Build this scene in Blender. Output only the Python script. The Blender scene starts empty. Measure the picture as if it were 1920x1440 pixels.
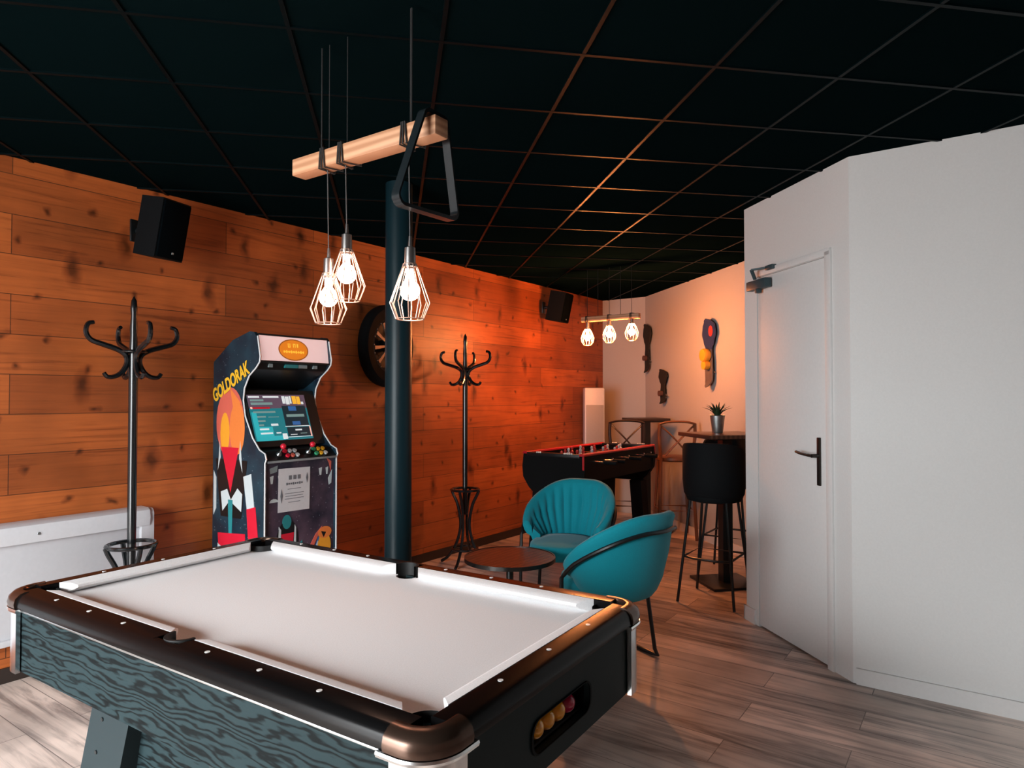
import bpy, bmesh, math, random
from mathutils import Vector, Matrix
random.seed(7)
PI = math.pi
def R(a): return math.radians(a)
COL = bpy.context.scene.collection

# ------------------------------------------------------------------ mesh helpers
def arc(cx, cy, r, a0, a1, n, ry=None):
    ry = r if ry is None else ry
    return [(cx + r*math.cos(R(a0+(a1-a0)*i/n)), cy + ry*math.sin(R(a0+(a1-a0)*i/n))) for i in range(n+1)]
def rrect(x0, y0, x1, y1, r, n=5):
    return arc(x1-r, y1-r, r, 0, 90, n)+arc(x0+r, y1-r, r, 90, 180, n)+arc(x0+r, y0+r, r, 180, 270, n)+arc(x1-r, y0+r, r, 270, 360, n)
def spline(P, n=8, closed=False):
    P = [Vector(p) for p in P]; out = []; m = len(P)
    seg = m if closed else m-1
    for i in range(seg):
        g = lambda k: P[(i+k) % m] if closed else P[max(0, min(m-1, i+k))]
        a, b, c, d = g(-1), g(0), g(1), g(2)
        for j in range(n):
            t = j/n
            out.append(0.5*((2*b)+(c-a)*t+(2*a-5*b+4*c-d)*t*t+(3*b-a-3*c+d)*t**3))
    if not closed: out.append(P[-1])
    return out
class MB:
    def __init__(s): s.bm = bmesh.new(); s.mi = 0
    def _n(s, before):
        fs = [f for f in s.bm.faces if f.index == -1 or f not in before]
    def face(s, vs):
        try:
            f = s.bm.faces.new(vs); f.material_index = s.mi; return f
        except ValueError: return None
    def v(s, p): return s.bm.verts.new(p)
    def box(s, c, d, rot=None, bev=0, seg=2):
        t = bmesh.new(); bmesh.ops.create_cube(t, size=1)
        bmesh.ops.scale(t, vec=d, verts=t.verts)
        if bev: bmesh.ops.bevel(t, geom=t.edges[:], offset=bev, segments=seg, affect='EDGES', profile=.5)
        M = Matrix.Translation(c) @ (rot if rot is not None else Matrix())
        return s.add(t, M)
    def add(s, t, M=None):
        mp = {}
        for v in t.verts: mp[v] = s.bm.verts.new(M @ v.co if M is not None else v.co)
        for f in t.faces: s.face([mp[v] for v in f.verts])
        t.free(); return s
    def rings(s, rr, closed=False, cap=(True, True), wrap=True):
        V = [[s.v(p) for p in r] for r in rr]; n = len(V[0]); m = len(V)
        for i in range(m if closed else m-1):
            a, b = V[i], V[(i+1) % m]
            for j in range(n if wrap else n-1):
                k = (j+1) % n; s.face([a[j], a[k], b[k], b[j]])
        if not closed and wrap:
            if cap[0]: s.face(V[0][::-1])
            if cap[1]: s.face(V[-1])
        return s
    def lathe(s, prof, c=(0, 0, 0), n=24, M=None, cap=True):
        rr = []
        for r, z in prof:
            r = max(r, 1e-5)
            ring = [Vector((r*math.cos(2*PI*i/n), r*math.sin(2*PI*i/n), z)) for i in range(n)]
            rr.append([(M @ p if M is not None else p)+Vector(c) for p in ring])
        return s.rings(rr, cap=(cap, cap))
    def tube(s, P, r, n=8, closed=False, flat=None):
        P = [Vector(p) for p in P]; m = len(P); rr = []; prev = None
        for i in range(m):
            if closed: t = P[(i+1) % m]-P[i-1]
            else: t = P[min(i+1, m-1)]-P[max(i-1, 0)]
            if t.length < 1e-9: t = Vector((0, 0, 1))
            t.normalize()
            if prev is None:
                u = t.cross(Vector((0, 0, 1)))
                if u.length < 1e-3: u = t.cross(Vector((0, 1, 0)))
            else: u = prev-t*prev.dot(t)
            u.normalize(); prev = u; w = t.cross(u)
            ri = r[i] if isinstance(r, (list, tuple)) else r
            rr.append([P[i]+(u*math.cos(2*PI*k/n)+w*math.sin(2*PI*k/n)*(flat or 1))*ri for k in range(n)])
        return s.rings(rr, closed=closed)
    def cyl(s, a, b, r, r2=None, n=16):
        return s.tube([a, b], [r, r if r2 is None else r2], n)
    def prism(s, poly, ax, lo, hi):
        f = {'x': lambda p, h: (h, p[0], p[1]), 'y': lambda p, h: (p[0], h, p[1]), 'z': lambda p, h: (p[0], p[1], h)}[ax]
        return s.rings([[f(p, lo) for p in poly], [f(p, hi) for p in poly]])
    def sphere(s, c, r, n=20, sc=(1, 1, 1)):
        t = bmesh.new(); bmesh.ops.create_uvsphere(t, u_segments=n, v_segments=max(8, n//2), radius=r)
        return s.add(t, Matrix.Translation(c) @ Matrix.Diagonal((*sc, 1)))
    def bar(s, a, b, w, h):      # rectangular bar from a to b
        a, b = Vector(a), Vector(b); d = b-a
        q = d.to_track_quat('Z', 'Y').to_matrix().to_4x4()
        return s.box((a+b)/2, (w, h, d.length), q)
    def plate_hole(s, x0, z0, x1, z1, hole, y0, y1):    # vertical plate with a hole, in the x-z plane
        cx = sum(p[0] for p in hole)/len(hole); cz = sum(p[1] for p in hole)/len(hole)
        outer = []
        for p in hole:
            dx, dz = p[0]-cx, p[1]-cz
            k = min(((x1-cx) if dx > 0 else (x0-cx))/dx if abs(dx) > 1e-9 else 9e9, ((z1-cz) if dz > 0 else (z0-cz))/dz if abs(dz) > 1e-9 else 9e9)
            outer.append([cx+dx*k, cz+dz*k])
        for C in ((x0, z0), (x0, z1), (x1, z0), (x1, z1)):
            o = min(outer, key=lambda q: (q[0]-C[0])**2+(q[1]-C[1])**2); o[0], o[1] = C
        fr = lambda L, y: [(p[0], y, p[1]) for p in L]
        return s.rings([fr(hole, y0), fr(outer, y0), fr(outer, y1), fr(hole, y1)], closed=True)
    def build(s, name, mats, parent=None, smooth=35, label=None):
        bmesh.ops.recalc_face_normals(s.bm, faces=s.bm.faces[:])
        me = bpy.data.meshes.new(name); s.bm.to_mesh(me); s.bm.free()
        for m in (mats if isinstance(mats, (list, tuple)) else [mats]): me.materials.append(m)
        if smooth:
            me.polygons.foreach_set('use_smooth', [True]*len(me.polygons)); me.set_sharp_from_angle(angle=R(smooth))
        o = bpy.data.objects.new(name, me); COL.objects.link(o)
        if parent is not None: o.parent = parent
        if label: o['label'] = label
        return o
def tag(o, label, cat, group=None, kind=None):
    o['label'] = label; o['category'] = cat
    if group: o['group'] = group
    if kind: o['kind'] = kind
    return o
def thing(name, label, cat, loc=(0, 0, 0), rz=0, group=None):
    o = bpy.data.objects.new(name, None); COL.objects.link(o); o.empty_display_size = .1
    o.location = loc; o.rotation_euler = (0, 0, R(rz)); return tag(o, label, cat, group)
def struct(o, label, cat): return tag(o, label, cat, kind='structure')
def copy_thing(src, loc, rz, label):
    r = src.copy(); COL.objects.link(r); r.location = loc; r.rotation_euler = (0, 0, R(rz)); r['label'] = label
    for ch in list(src.children):
        c = ch.copy(); COL.objects.link(c); c.parent = r
        for g in list(ch.children):
            d = g.copy(); COL.objects.link(d); d.parent = c
    return r
def text_into(mb, body, size, M, depth=.0004, xs=1, bold=0, shear=0):
    cu = bpy.data.curves.new('lettering', 'FONT'); cu.body = body; cu.size = size; cu.align_x = 'CENTER'; cu.align_y = 'CENTER'
    cu.extrude = depth; cu.offset = bold; cu.shear = shear
    o = bpy.data.objects.new('lettering', cu); COL.objects.link(o)
    dg = bpy.context.evaluated_depsgraph_get(); dg.update()
    me = bpy.data.meshes.new_from_object(o.evaluated_get(dg))
    t = bmesh.new(); t.from_mesh(me); mb.add(t, M @ Matrix.Diagonal((xs, 1, 1, 1)))
    bpy.data.objects.remove(o); bpy.data.curves.remove(cu); bpy.data.meshes.remove(me)

# ------------------------------------------------------------------ materials
def nodes(name):
    m = bpy.data.materials.new(name); m.use_nodes = True
    nt = m.node_tree; return m, nt, nt.nodes['Principled BSDF']
def N(nt, t, **kw):
    n = nt.nodes.new(t)
    for k, v in kw.items():
        if k in n.inputs.keys(): n.inputs[k].default_value = v
        else: setattr(n, k, v)
    return n
def mat(name, col, rough=.5, metal=0, spec=.5, bump=0, bscale=60, var=0, emit=None, es=0, coat=0, sheen=0):
    m, nt, b = nodes(name); L = nt.links.new
    b.inputs['Base Color'].default_value = (*col, 1); b.inputs['Roughness'].default_value = rough
    b.inputs['Metallic'].default_value = metal; b.inputs['Specular IOR Level'].default_value = spec
    b.inputs['Coat Weight'].default_value = coat; b.inputs['Sheen Weight'].default_value = sheen
    if emit: b.inputs['Emission Color'].default_value = (*emit, 1); b.inputs['Emission Strength'].default_value = es
    tc = N(nt, 'ShaderNodeTexCoord')
    ns = N(nt, 'ShaderNodeTexNoise', Scale=bscale, Detail=4.0); L(tc.outputs['Object'], ns.inputs['Vector'])
    if bump:
        bp = N(nt, 'ShaderNodeBump', Strength=bump, Distance=.01); L(ns.outputs['Fac'], bp.inputs['Height']); L(bp.outputs['Normal'], b.inputs['Normal'])
    v = max(var, .02)
    rp = N(nt, 'ShaderNodeMapRange'); rp.inputs['From Min'].default_value = .3; rp.inputs['From Max'].default_value = .7
    rp.inputs['To Min'].default_value = 1-v; rp.inputs['To Max'].default_value = 1+v; L(ns.outputs['Fac'], rp.inputs['Value'])
    mx = N(nt, 'ShaderNodeMix', data_type='RGBA', blend_type='MULTIPLY'); mx.inputs['Factor'].default_value = 1
    mx.inputs[6].default_value = (*col, 1); L(rp.outputs['Result'], mx.inputs[7]); L(mx.outputs[2], b.inputs['Base Color'])
    return m
def ramp(nt, stops):
    r = N(nt, 'ShaderNodeValToRGB'); e = r.color_ramp.elements
    e[0].position, e[0].color = stops[0][0], (*stops[0][1], 1); e[1].position, e[1].color = stops[-1][0], (*stops[-1][1], 1)
    for p, c in stops[1:-1]:
        k = e.new(p); k.color = (*c, 1)
    return r
def planks(name, axes, bw, rh, c1, c2, mortar, cm, grain, rough, knots=0, spec=.4, streak=.5, bump=.3, off=(0, 0), gs=(1.6, 38)):
    m, nt, b = nodes(name); L = nt.links.new
    tc = N(nt, 'ShaderNodeTexCoord'); sp = N(nt, 'ShaderNodeSeparateXYZ'); L(tc.outputs['Object'], sp.inputs[0])
    cb = N(nt, 'ShaderNodeCombineXYZ'); L(sp.outputs[axes[0]], cb.inputs[0]); L(sp.outputs[axes[1]], cb.inputs[1])
    mp = N(nt, 'ShaderNodeMapping'); mp.inputs['Location'].default_value = (*off, 0); L(cb.outputs[0], mp.inputs[0])
    bk = N(nt, 'ShaderNodeTexBrick', offset=.37, offset_frequency=2, squash=1); L(mp.outputs[0], bk.inputs['Vector'])
    for k, v in (('Scale', 1), ('Mortar Size', mortar), ('Mortar Smooth', .1), ('Bias', 0), ('Brick Width', bw), ('Row Height', rh)): bk.inputs[k].default_value = v
    bk.inputs['Color1'].default_value = (*c1, 1); bk.inputs['Color2'].default_value = (*c2, 1); bk.inputs['Mortar'].default_value = (*cm, 1)
    # grain streaks along the plank
    sc = N(nt, 'ShaderNodeMapping'); sc.inputs['Scale'].default_value = (gs[0], gs[1], 1); L(mp.outputs[0], sc.inputs[0])
    rnd = N(nt, 'ShaderNodeVectorMath', operation='ADD'); L(sc.outputs[0], rnd.inputs[0]); L(bk.outputs['Color'], rnd.inputs[1])
    ns = N(nt, 'ShaderNodeTexNoise', Scale=1.0, Detail=6.0, Roughness=.62, Distortion=.8); L(rnd.outputs[0], ns.inputs['Vector'])
    rp = ramp(nt, grain); L(ns.outputs['Fac'], rp.inputs[0])
    mx = N(nt, 'ShaderNodeMix', data_type='RGBA', blend_type='MULTIPLY'); mx.inputs['Factor'].default_value = 1
    L(bk.outputs['Color'], mx.inputs[6]); L(rp.outputs[0], mx.inputs[7]); cur = mx.outputs[2]
    n2 = N(nt, 'ShaderNodeTexNoise', Scale=2.2, Detail=3.0); L(mp.outputs[0], n2.inputs['Vector'])
    r2 = ramp(nt, [(.35, (1-streak*.5,)*3), (.6, (1.08,)*3)]); L(n2.outputs['Fac'], r2.inputs[0])
    m2 = N(nt, 'ShaderNodeMix', data_type='RGBA', blend_type='MULTIPLY'); m2.inputs['Factor'].default_value = 1
    L(cur, m2.inputs[6]); L(r2.outputs[0], m2.inputs[7]); cur = m2.outputs[2]
    if knots:
        wn = N(nt, 'ShaderNodeTexNoise', Scale=9.0, Detail=2.0); L(mp.outputs[0], wn.inputs['Vector'])
        wv = N(nt, 'ShaderNodeVectorMath', operation='SCALE'); wv.inputs['Scale'].default_value = .09; L(wn.outputs['Color'], wv.inputs[0])
        wa = N(nt, 'ShaderNodeVectorMath', operation='ADD'); L(mp.outputs[0], wa.inputs[0]); L(wv.outputs[0], wa.inputs[1])
        for s, thr, st in ((2.3, .072, (1.2, .55)), (3.6, .05, (1, 1))):
            ms = N(nt, 'ShaderNodeMapping'); ms.inputs['Scale'].default_value = (s*st[0], s*st[1], 1); ms.inputs['Rotation'].default_value = (0, 0, .25*s); ms.inputs['Location'].default_value = (s*3.3, s, 0); L(wa.outputs[0], ms.inputs[0])
            vo = N(nt, 'ShaderNodeTexVoronoi', voronoi_dimensions='2D', Scale=1.0); L(ms.outputs[0], vo.inputs['Vector'])
            rk = ramp(nt, [(thr*.35, (.10, .09, .09)), (thr, (.55, .5, .5)), (thr*1.9, (1, 1, 1))]); L(vo.outputs['Distance'], rk.inputs[0])
            mk = N(nt, 'ShaderNodeMix', data_type='RGBA', blend_type='MULTIPLY'); mk.inputs['Factor'].default_value = knots
            L(cur, mk.inputs[6]); L(rk.outputs[0], mk.inputs[7]); cur = mk.outputs[2]
    L(cur, b.inputs['Base Color'])
    b.inputs['Roughness'].default_value = rough; b.inputs['Specular IOR Level'].default_value = spec
    inv = N(nt, 'ShaderNodeMath', operation='MULTIPLY_ADD'); inv.inputs[1].default_value = -1; inv.inputs[2].default_value = 1; L(bk.outputs['Fac'], inv.inputs[0])
    ad = N(nt, 'ShaderNodeMath', operation='MULTIPLY_ADD'); ad.inputs[1].default_value = .12; L(ns.outputs['Fac'], ad.inputs[0]); L(inv.outputs[0], ad.inputs[2])
    bp = N(nt, 'ShaderNodeBump', Strength=bump, Distance=.008); L(ad.outputs[0], bp.inputs['Height']); L(bp.outputs[0], b.inputs['Normal'])
    return m
def grain_mat(name, dark, light, rough, axes=(1, 2), sx=.35, scale=13, dist=11, lim=(.38, .62), spec=.4):
    m, nt, b = nodes(name); L = nt.links.new
    tc = N(nt, 'ShaderNodeTexCoord'); sp = N(nt, 'ShaderNodeSeparateXYZ'); L(tc.outputs['Object'], sp.inputs[0])
    cb = N(nt, 'ShaderNodeCombineXYZ'); L(sp.outputs[axes[0]], cb.inputs[0]); L(sp.outputs[axes[1]], cb.inputs[1])
    mp = N(nt, 'ShaderNodeMapping'); mp.inputs['Scale'].default_value = (sx, 1, 1); mp.inputs['Rotation'].default_value = (0, 0, .06); L(cb.outputs[0], mp.inputs[0])
    wv = N(nt, 'ShaderNodeTexWave', wave_type='BANDS', bands_direction='Y', wave_profile='SIN'); L(mp.outputs[0], wv.inputs['Vector'])
    for k, v in (('Scale', scale), ('Distortion', dist), ('Detail', 3.5), ('Detail Scale', .9), ('Detail Roughness', .55)): wv.inputs[k].default_value = v
    n2 = N(nt, 'ShaderNodeTexNoise', Scale=5.0, Detail=3.0); L(mp.outputs[0], n2.inputs['Vector'])
    ad = N(nt, 'ShaderNodeMath', operation='MULTIPLY_ADD'); ad.inputs[1].default_value = .8; ad.inputs[2].default_value = -.4; L(n2.outputs['Fac'], ad.inputs[0])
    a2 = N(nt, 'ShaderNodeMath', operation='ADD'); L(wv.outputs['Fac'], a2.inputs[0]); L(ad.outputs[0], a2.inputs[1])
    rp = ramp(nt, [(lim[0], dark), (lim[1], light)]); L(a2.outputs[0], rp.inputs[0]); L(rp.outputs[0], b.inputs['Base Color'])
    b.inputs['Roughness'].default_value = rough
    b.inputs['Specular IOR Level'].default_value = spec
    bp = N(nt, 'ShaderNodeBump', Strength=.25, Distance=.002); L(a2.outputs[0], bp.inputs['Height']); L(bp.outputs[0], b.inputs['Normal'])
    return m
def star_mat(name, c1, c2, scale=4):
    m, nt, b = nodes(name); L = nt.links.new
    tc = N(nt, 'ShaderNodeTexCoord'); ns = N(nt, 'ShaderNodeTexNoise', Scale=scale, Detail=5.0, Roughness=.6); L(tc.outputs['Object'], ns.inputs['Vector'])
    rp = ramp(nt, [(.35, c1), (.7, c2)]); L(ns.outputs['Fac'], rp.inputs[0])
    vo = N(nt, 'ShaderNodeTexVoronoi', Scale=38.0); L(tc.outputs['Object'], vo.inputs['Vector'])
    rs = ramp(nt, [(.06, (.6, .7, .75)), (.13, (0, 0, 0))]); L(vo.outputs['Distance'], rs.inputs[0])
    ad = N(nt, 'ShaderNodeMix', data_type='RGBA', blend_type='ADD'); ad.inputs['Factor'].default_value = .35
    L(rp.outputs[0], ad.inputs[6]); L(rs.outputs[0], ad.inputs[7]); L(ad.outputs[2], b.inputs['Base Color'])
    b.inputs['Roughness'].default_value = .4; return m
def emit_mat(name, col, strength):
    m = mat(name, col, .4, emit=col, es=strength); return m

M = {}
M['wall_wood'] = planks('knotty pine planks', (0, 2), 1.75, .192, (.46, .116, .026), (.27, .064, .0155), .0022, (.12, .035, .012),
    [(.28, (.50, .45, .42)), (.45, (.95, .95, .95)), (.72, (1.15, 1.15, 1.15))], .42, knots=.8, off=(.5, .078))
M['floor'] = planks('wood look floor tiles', (1, 0), 1.15, .195, (.80, .665, .585), (.46, .375, .33), .0018, (.20, .16, .14),
    [(.30, (.16, .15, .15)), (.42, (.62, .60, .60)), (.52, (1.0, .98, .97)), (.75, (1.22, 1.2, 1.18))], .34, streak=.7, spec=.45, bump=.15, off=(.3, .06), gs=(1.1, 13))
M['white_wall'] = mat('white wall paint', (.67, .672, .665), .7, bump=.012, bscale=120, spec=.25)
M['rear_wall'] = mat('white rear wall paint darkened for lamp', (.44, .435, .43), .75, bump=.012, bscale=120, spec=.2)  # copy of the white wall paint, darkened so the foosball lamp clips less
M['white_door'] = mat('white door paint', (.67, .665, .66), .6, spec=.25)
M['ceil'] = mat('black ceiling tile', (.0018, .0056, .0064), 1, spec=0, bump=.05, bscale=200)
M['tbar'] = mat('black ceiling rail', (.0010, .0040, .0048), .38, spec=.045)
M['black_metal'] = mat('black powder coated steel', (.006, .009, .010), .32, spec=.5)
M['black_wood'] = mat('black lacquered bentwood', (.006, .007, .008), .22, spec=.5, coat=.3)
M['column'] = mat('petrol black column paint', (.0035, .0155, .021), .36, spec=.2)
M['black_plastic'] = mat('matt black plastic', (.0025, .004, .005), .7, spec=.12)
M['black_gloss'] = mat('glossy black rail laminate', (.0035, .0034, .0036), .24, spec=.13)
M['corner_cap'] = mat('bronze black corner casting', (.085, .050, .036), .26, metal=.75)
M['chrome'] = mat('chrome', (.86, .88, .89), .2, metal=1)
M['silver'] = mat('brushed aluminium trim', (.62, .68, .70), .28, metal=1)
M['cloth'] = mat('light grey pool cloth', (.82, .81, .815), .95, spec=.1, bump=.05, bscale=300, var=.05, sheen=.15)
M['apron'] = grain_mat('dark grained cabinet laminate', (.0016, .0036, .0042), (.0135, .0255, .0285), .6, spec=.1, scale=17, dist=22, lim=(.05, .62), sx=.22)
M['end'] = mat('smooth black cabinet laminate', (.0045, .0145, .017), .55, spec=.15)
M['leg'] = mat('charcoal leg laminate', (.013, .022, .025), .5, spec=.2)
M['sight'] = mat('pearl white inlay', (.85, .84, .82), .3)
M['hole'] = mat('black pocket rubber', (.004, .004, .004), .6)
M['yellow_ball'] = mat('yellow resin', (.85, .36, .02), .12, coat=.4)
M['red_ball'] = mat('red resin', (.45, .012, .06), .12, coat=.4)
M['beam'] = grain_mat('pale pine beam', (.46, .22, .115), (.66, .36, .21), .55, axes=(1, 2), sx=.12, scale=14, dist=3, lim=(.1, .9))
M['bulb1'] = emit_mat('lit bulb above pool table', (1, .58, .42), 66)
M['bulb2'] = emit_mat('lit bulb above foosball', (1, .30, .088), 940)
M['cage'] = mat('pale copper cage wire', (.62, .44, .36), .35, metal=.7)
M['socket'] = mat('dark nickel socket', (.30, .28, .27), .28, metal=.9)
M['cord'] = mat('black fabric cord', (.012, .012, .012), .8)
M['thin_wire'] = mat('grey hanging cord', (.08, .08, .08), .6)
M['teal'] = mat('teal velvet', (.001, .235, .30), .8, spec=.2, bump=.08, bscale=240, var=.08, sheen=.18)
M['rad'] = mat('white enamel', (.58, .575, .60), .4)
M['rad_dark'] = mat('grey grille', (.30, .29, .29), .5)
M['tyre'] = mat('black rubber', (.003, .0034, .004), .8, spec=.12, bump=.1, bscale=50)
M['rim'] = mat('dark alloy', (.010, .009, .008), .5, metal=.3)
M['spoke'] = mat('bare alloy spoke', (.20, .15, .12), .45, metal=.5)
M['red'] = mat('red lacquer', (.48, .018, .025), .25)
M['green_field'] = mat('dark green playfield', (.012, .05, .025), .5)
M['player_red'] = mat('red player paint', (.5, .03, .03), .3)
M['player_blue'] = mat('pale player paint', (.55, .55, .6), .3)
M['brown_top'] = grain_mat('dark brown table top', (.05, .022, .015), (.10, .045, .028), .3, axes=(0, 1), sx=.2, scale=9, dist=3, lim=(.1, .9))
M['dark_wood'] = mat('dark stained wood', (.025, .015, .011), .4)
M['rust_wood'] = mat('brown stained wood', (.16, .06, .025), .45)
M['bluecush'] = mat('dark blue cushion', (.02, .02, .09), .8)
M['galv'] = mat('galvanised steel', (.42, .46, .46), .38, metal=.9, var=.15, bscale=25)
M['leaf'] = mat('dark green leaf', (.012, .035, .012), .5)
M['soil'] = mat('potting soil', (.02, .012, .008), .9)
M['grip'] = mat('black grip tape', (.010, .011, .010), .8)
M['board_blue'] = mat('dark blue deck paint', (.018, .04, .13), .3)
M['board_grey'] = mat('worn grey deck', (.11, .10, .10), .4)
M['board_red'] = mat('red deck paint', (.55, .05, .05), .35)
M['wheel_yellow'] = mat('yellow urethane wheel', (.85, .36, .03), .4)
M['wheel_brown'] = mat('dull brown urethane wheel', (.10, .05, .04), .4)
M['arc_black'] = mat('satin black cabinet board', (.006, .008, .009), .35)
M['matt_black'] = mat('matt black painted board', (.003, .0035, .004), .7, spec=.12)
M['arc_art'] = star_mat('navy starfield print', (.004, .010, .022), (.012, .050, .075))
M['arc_front'] = star_mat('violet nebula print', (.010, .012, .028), (.115, .070, .105), 5)
M['tmould'] = mat('white edge moulding', (.72, .74, .76), .3)
for k, c in dict(orange=(.80, .22, .05), salmon=(.65, .13, .09), amber=(.85, .36, .03), pred=(.62, .012, .035), pwhite=(.55, .62, .64), pblack=(.006, .007, .008), pteal=(.02, .22, .24), pgreen=(.04, .33, .16), pyellow=(.85, .48, .03), pgrey=(.22, .27, .28), blue=(.03, .12, .35)).items():
    M[k] = mat(k+' print', c, .35)
M['marquee'] = mat('backlit pale pink sign', (.75, .58, .57), .3, emit=(.80, .52, .50), es=.6)
M['marq_or'] = mat('backlit orange oval', (.80, .25, .02), .3, emit=(.85, .22, .01), es=.45)
M['marq_ye'] = mat('backlit yellow lettering', (.9, .55, .05), .3, emit=(1, .50, .05), es=.55)
M['marq_rim'] = mat('backlit brown ring', (.40, .12, .02), .3, emit=(.45, .15, .02), es=.3)
def scr(n, c, s): M[n] = emit_mat(n, c, s)
scr('screen teal', (.008, .14, .17), .8); scr('screen cyan', (.02, .32, .36), .8); scr('screen plum', (.09, .06, .09), .7); scr('screen dark', (.004, .02, .03), .6)
scr('screen white', (.65, .72, .74), .6); scr('screen red', (.4, .01, .02), .6); scr('screen blue', (.02, .10, .28), .7); scr('screen yellow', (.85, .45, .04), .6); scr('screen grey', (.16, .27, .26), .6); scr('screen rose', (1, .5, .4), .6)
M['paper'] = mat('white paper', (.62, .63, .66), .8)
M['ink'] = mat('grey print', (.14, .15, .17), .8)
M['lever'] = mat('dark bronze handle', (.05, .045, .042), .3, metal=.8)
M['closer'] = mat('slate grey metal', (.030, .055, .065), .5)
M['gap_shade'] = mat('door gap shade', (.06, .055, .05), .7)  # dark colour stands in for the shade inside the door gap
M['dark_skirt'] = mat('dark skirting', (.02, .012, .009), .5)

# ------------------------------------------------------------------ room shell
CZ = 2.49
WA = -.8                                    # bearing of the plank wall
def wall(name, a, b, th, z0, z1, m, label, side=1):
    a, b = Vector((*a, 0)), Vector((*b, 0)); d = (b-a).normalized(); n = Vector((-d.y, d.x, 0))*side
    mb = MB(); q = [a, b, b+n*th, a+n*th]
    mb.prism([(p.x, p.y) for p in q], 'z', z0, z1)
    return struct(mb.build(name, m, smooth=0), label, 'wall' if 'wall' in name else 'skirting')
mb = MB(); mb.box((2.4, .4, -.05), (10.4, 7.4, .1)); struct(mb.build('floor', M['floor'], smooth=0), 'grey brown wood look plank floor of the whole games room', 'floor')
mb = MB(); mb.box((2.4, .4, CZ+.06), (10.4, 7.4, .1)); mb.mi = 1
for k in range(-9, 10):                     # rails of the suspended ceiling
    for ax in (0, 1):
        c = (.88+.67*k) if ax == 0 else (3.045+.645*k)
        # line x-y=c or x+y=c, clipped to the room rectangle
        pts = []
        for t in range(-1400, 1401):
            s = t*.01; p = ((c+s)/2, (s-c)/2) if ax == 0 else ((c+s)/2, (c-s)/2)
            if -2.65 < p[0] < 7.4 and -3.1 < p[1] < 3.9: pts.append(p)
        if len(pts) > 5:
            a, b = pts[0], pts[-1]; L = math.dist(a, b)
            mb.box(((a[0]+b[0])/2, (a[1]+b[1])/2, CZ+.0085-ax*.0006), (L, .014, .009), Matrix.Rotation(math.atan2(b[1]-a[1], b[0]-a[0]), 4, 'Z'))
struct(mb.build('ceiling', [M['ceil'], M['tbar']], smooth=0), 'black suspended tile ceiling with thin black rails', 'ceiling')
def ywall(x): return 3.80-.0140*(x-1.2)     # inner face of the plank wall
wall('wall_left', (-2.7, ywall(-2.7)), (7.25, ywall(7.25)), .1, 0, CZ+.02, M['wall_wood'], 'orange brown knotty pine plank wall on the left')
wall('baseboard_left', (-2.6, ywall(-2.6)-.015), (7.2, ywall(7.2)-.015), .015, 0, .07, M['dark_skirt'], 'dark skirting at the foot of the plank wall')
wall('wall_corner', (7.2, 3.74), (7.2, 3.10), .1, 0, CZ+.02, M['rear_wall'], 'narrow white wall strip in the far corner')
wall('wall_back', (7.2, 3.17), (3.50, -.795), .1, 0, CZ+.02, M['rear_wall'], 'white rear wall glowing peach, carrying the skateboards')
wall('baseboard_back', (7.2-.01, 3.17+.01), (3.60, -.70), .012, 0, .08, M['white_door'], 'white skirting at the foot of the rear wall', -1)
# wall with the shop windows, behind the camera
mb = MB(); X0 = -1.25
WIN = [(.95, 3.0)]; WZ = (.04, 2.25)
for y0, y1, z0, z1 in [(-3.1, 3.9, 0, WZ[0]), (-3.1, 3.9, WZ[1], CZ+.02), (-3.1, WIN[0][0], WZ[0], WZ[1]), (WIN[0][1], 3.9, WZ[0], WZ[1])]:
    mb.box((X0-.1, (y0+y1)/2, (z0+z1)/2), (.2, y1-y0, z1-z0))
struct(mb.build('wall_front', M['white_wall'], smooth=0), 'white street side wall with a tall shop window', 'wall')
for i, (y0, y1) in enumerate(WIN):
    mb = MB()
    for yy in (y0+.02, y1-.02, (y0+y1)/2): mb.box((X0-.1, yy, sum(WZ)/2), (.06, .04, WZ[1]-WZ[0]))
    for zz in (WZ[0]+.02, WZ[1]-.02): mb.box((X0-.1, (y0+y1)/2, zz), (.06, y1-y0, .04))
    struct(mb.build('window_%d' % (i+1), M['black_metal']), 'black framed floor to ceiling shop window in the street side wall', 'window')
wall('wall_near', (-2.7, -3.0), (3.7, -3.0), .1, 0, CZ+.02, M['white_wall'], 'white wall closing the near side of the room', -1)
XR = 3.545
P1, P2 = (4.19, 1.19), (3.545, .515)
pd = Vector((P1[0]-P2[0], P1[1]-P2[1], 0)).normalized(); pn = Vector((pd.y, -pd.x, 0))      # pn points behind the partition
PA = math.degrees(math.atan2(pd.y, pd.x)); PL = math.dist(P1, P2)
wall('wall_right', (XR, -3.1), (XR, .515), .1, 0, CZ+.02, M['white_wall'], 'plain white wall on the right', -1)
wall('baseboard_right', (XR-.012, -3.0), (XR-.012, .50), .012, 0, .075, M['white_door'], 'white skirting below the right wall', -1)
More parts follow.
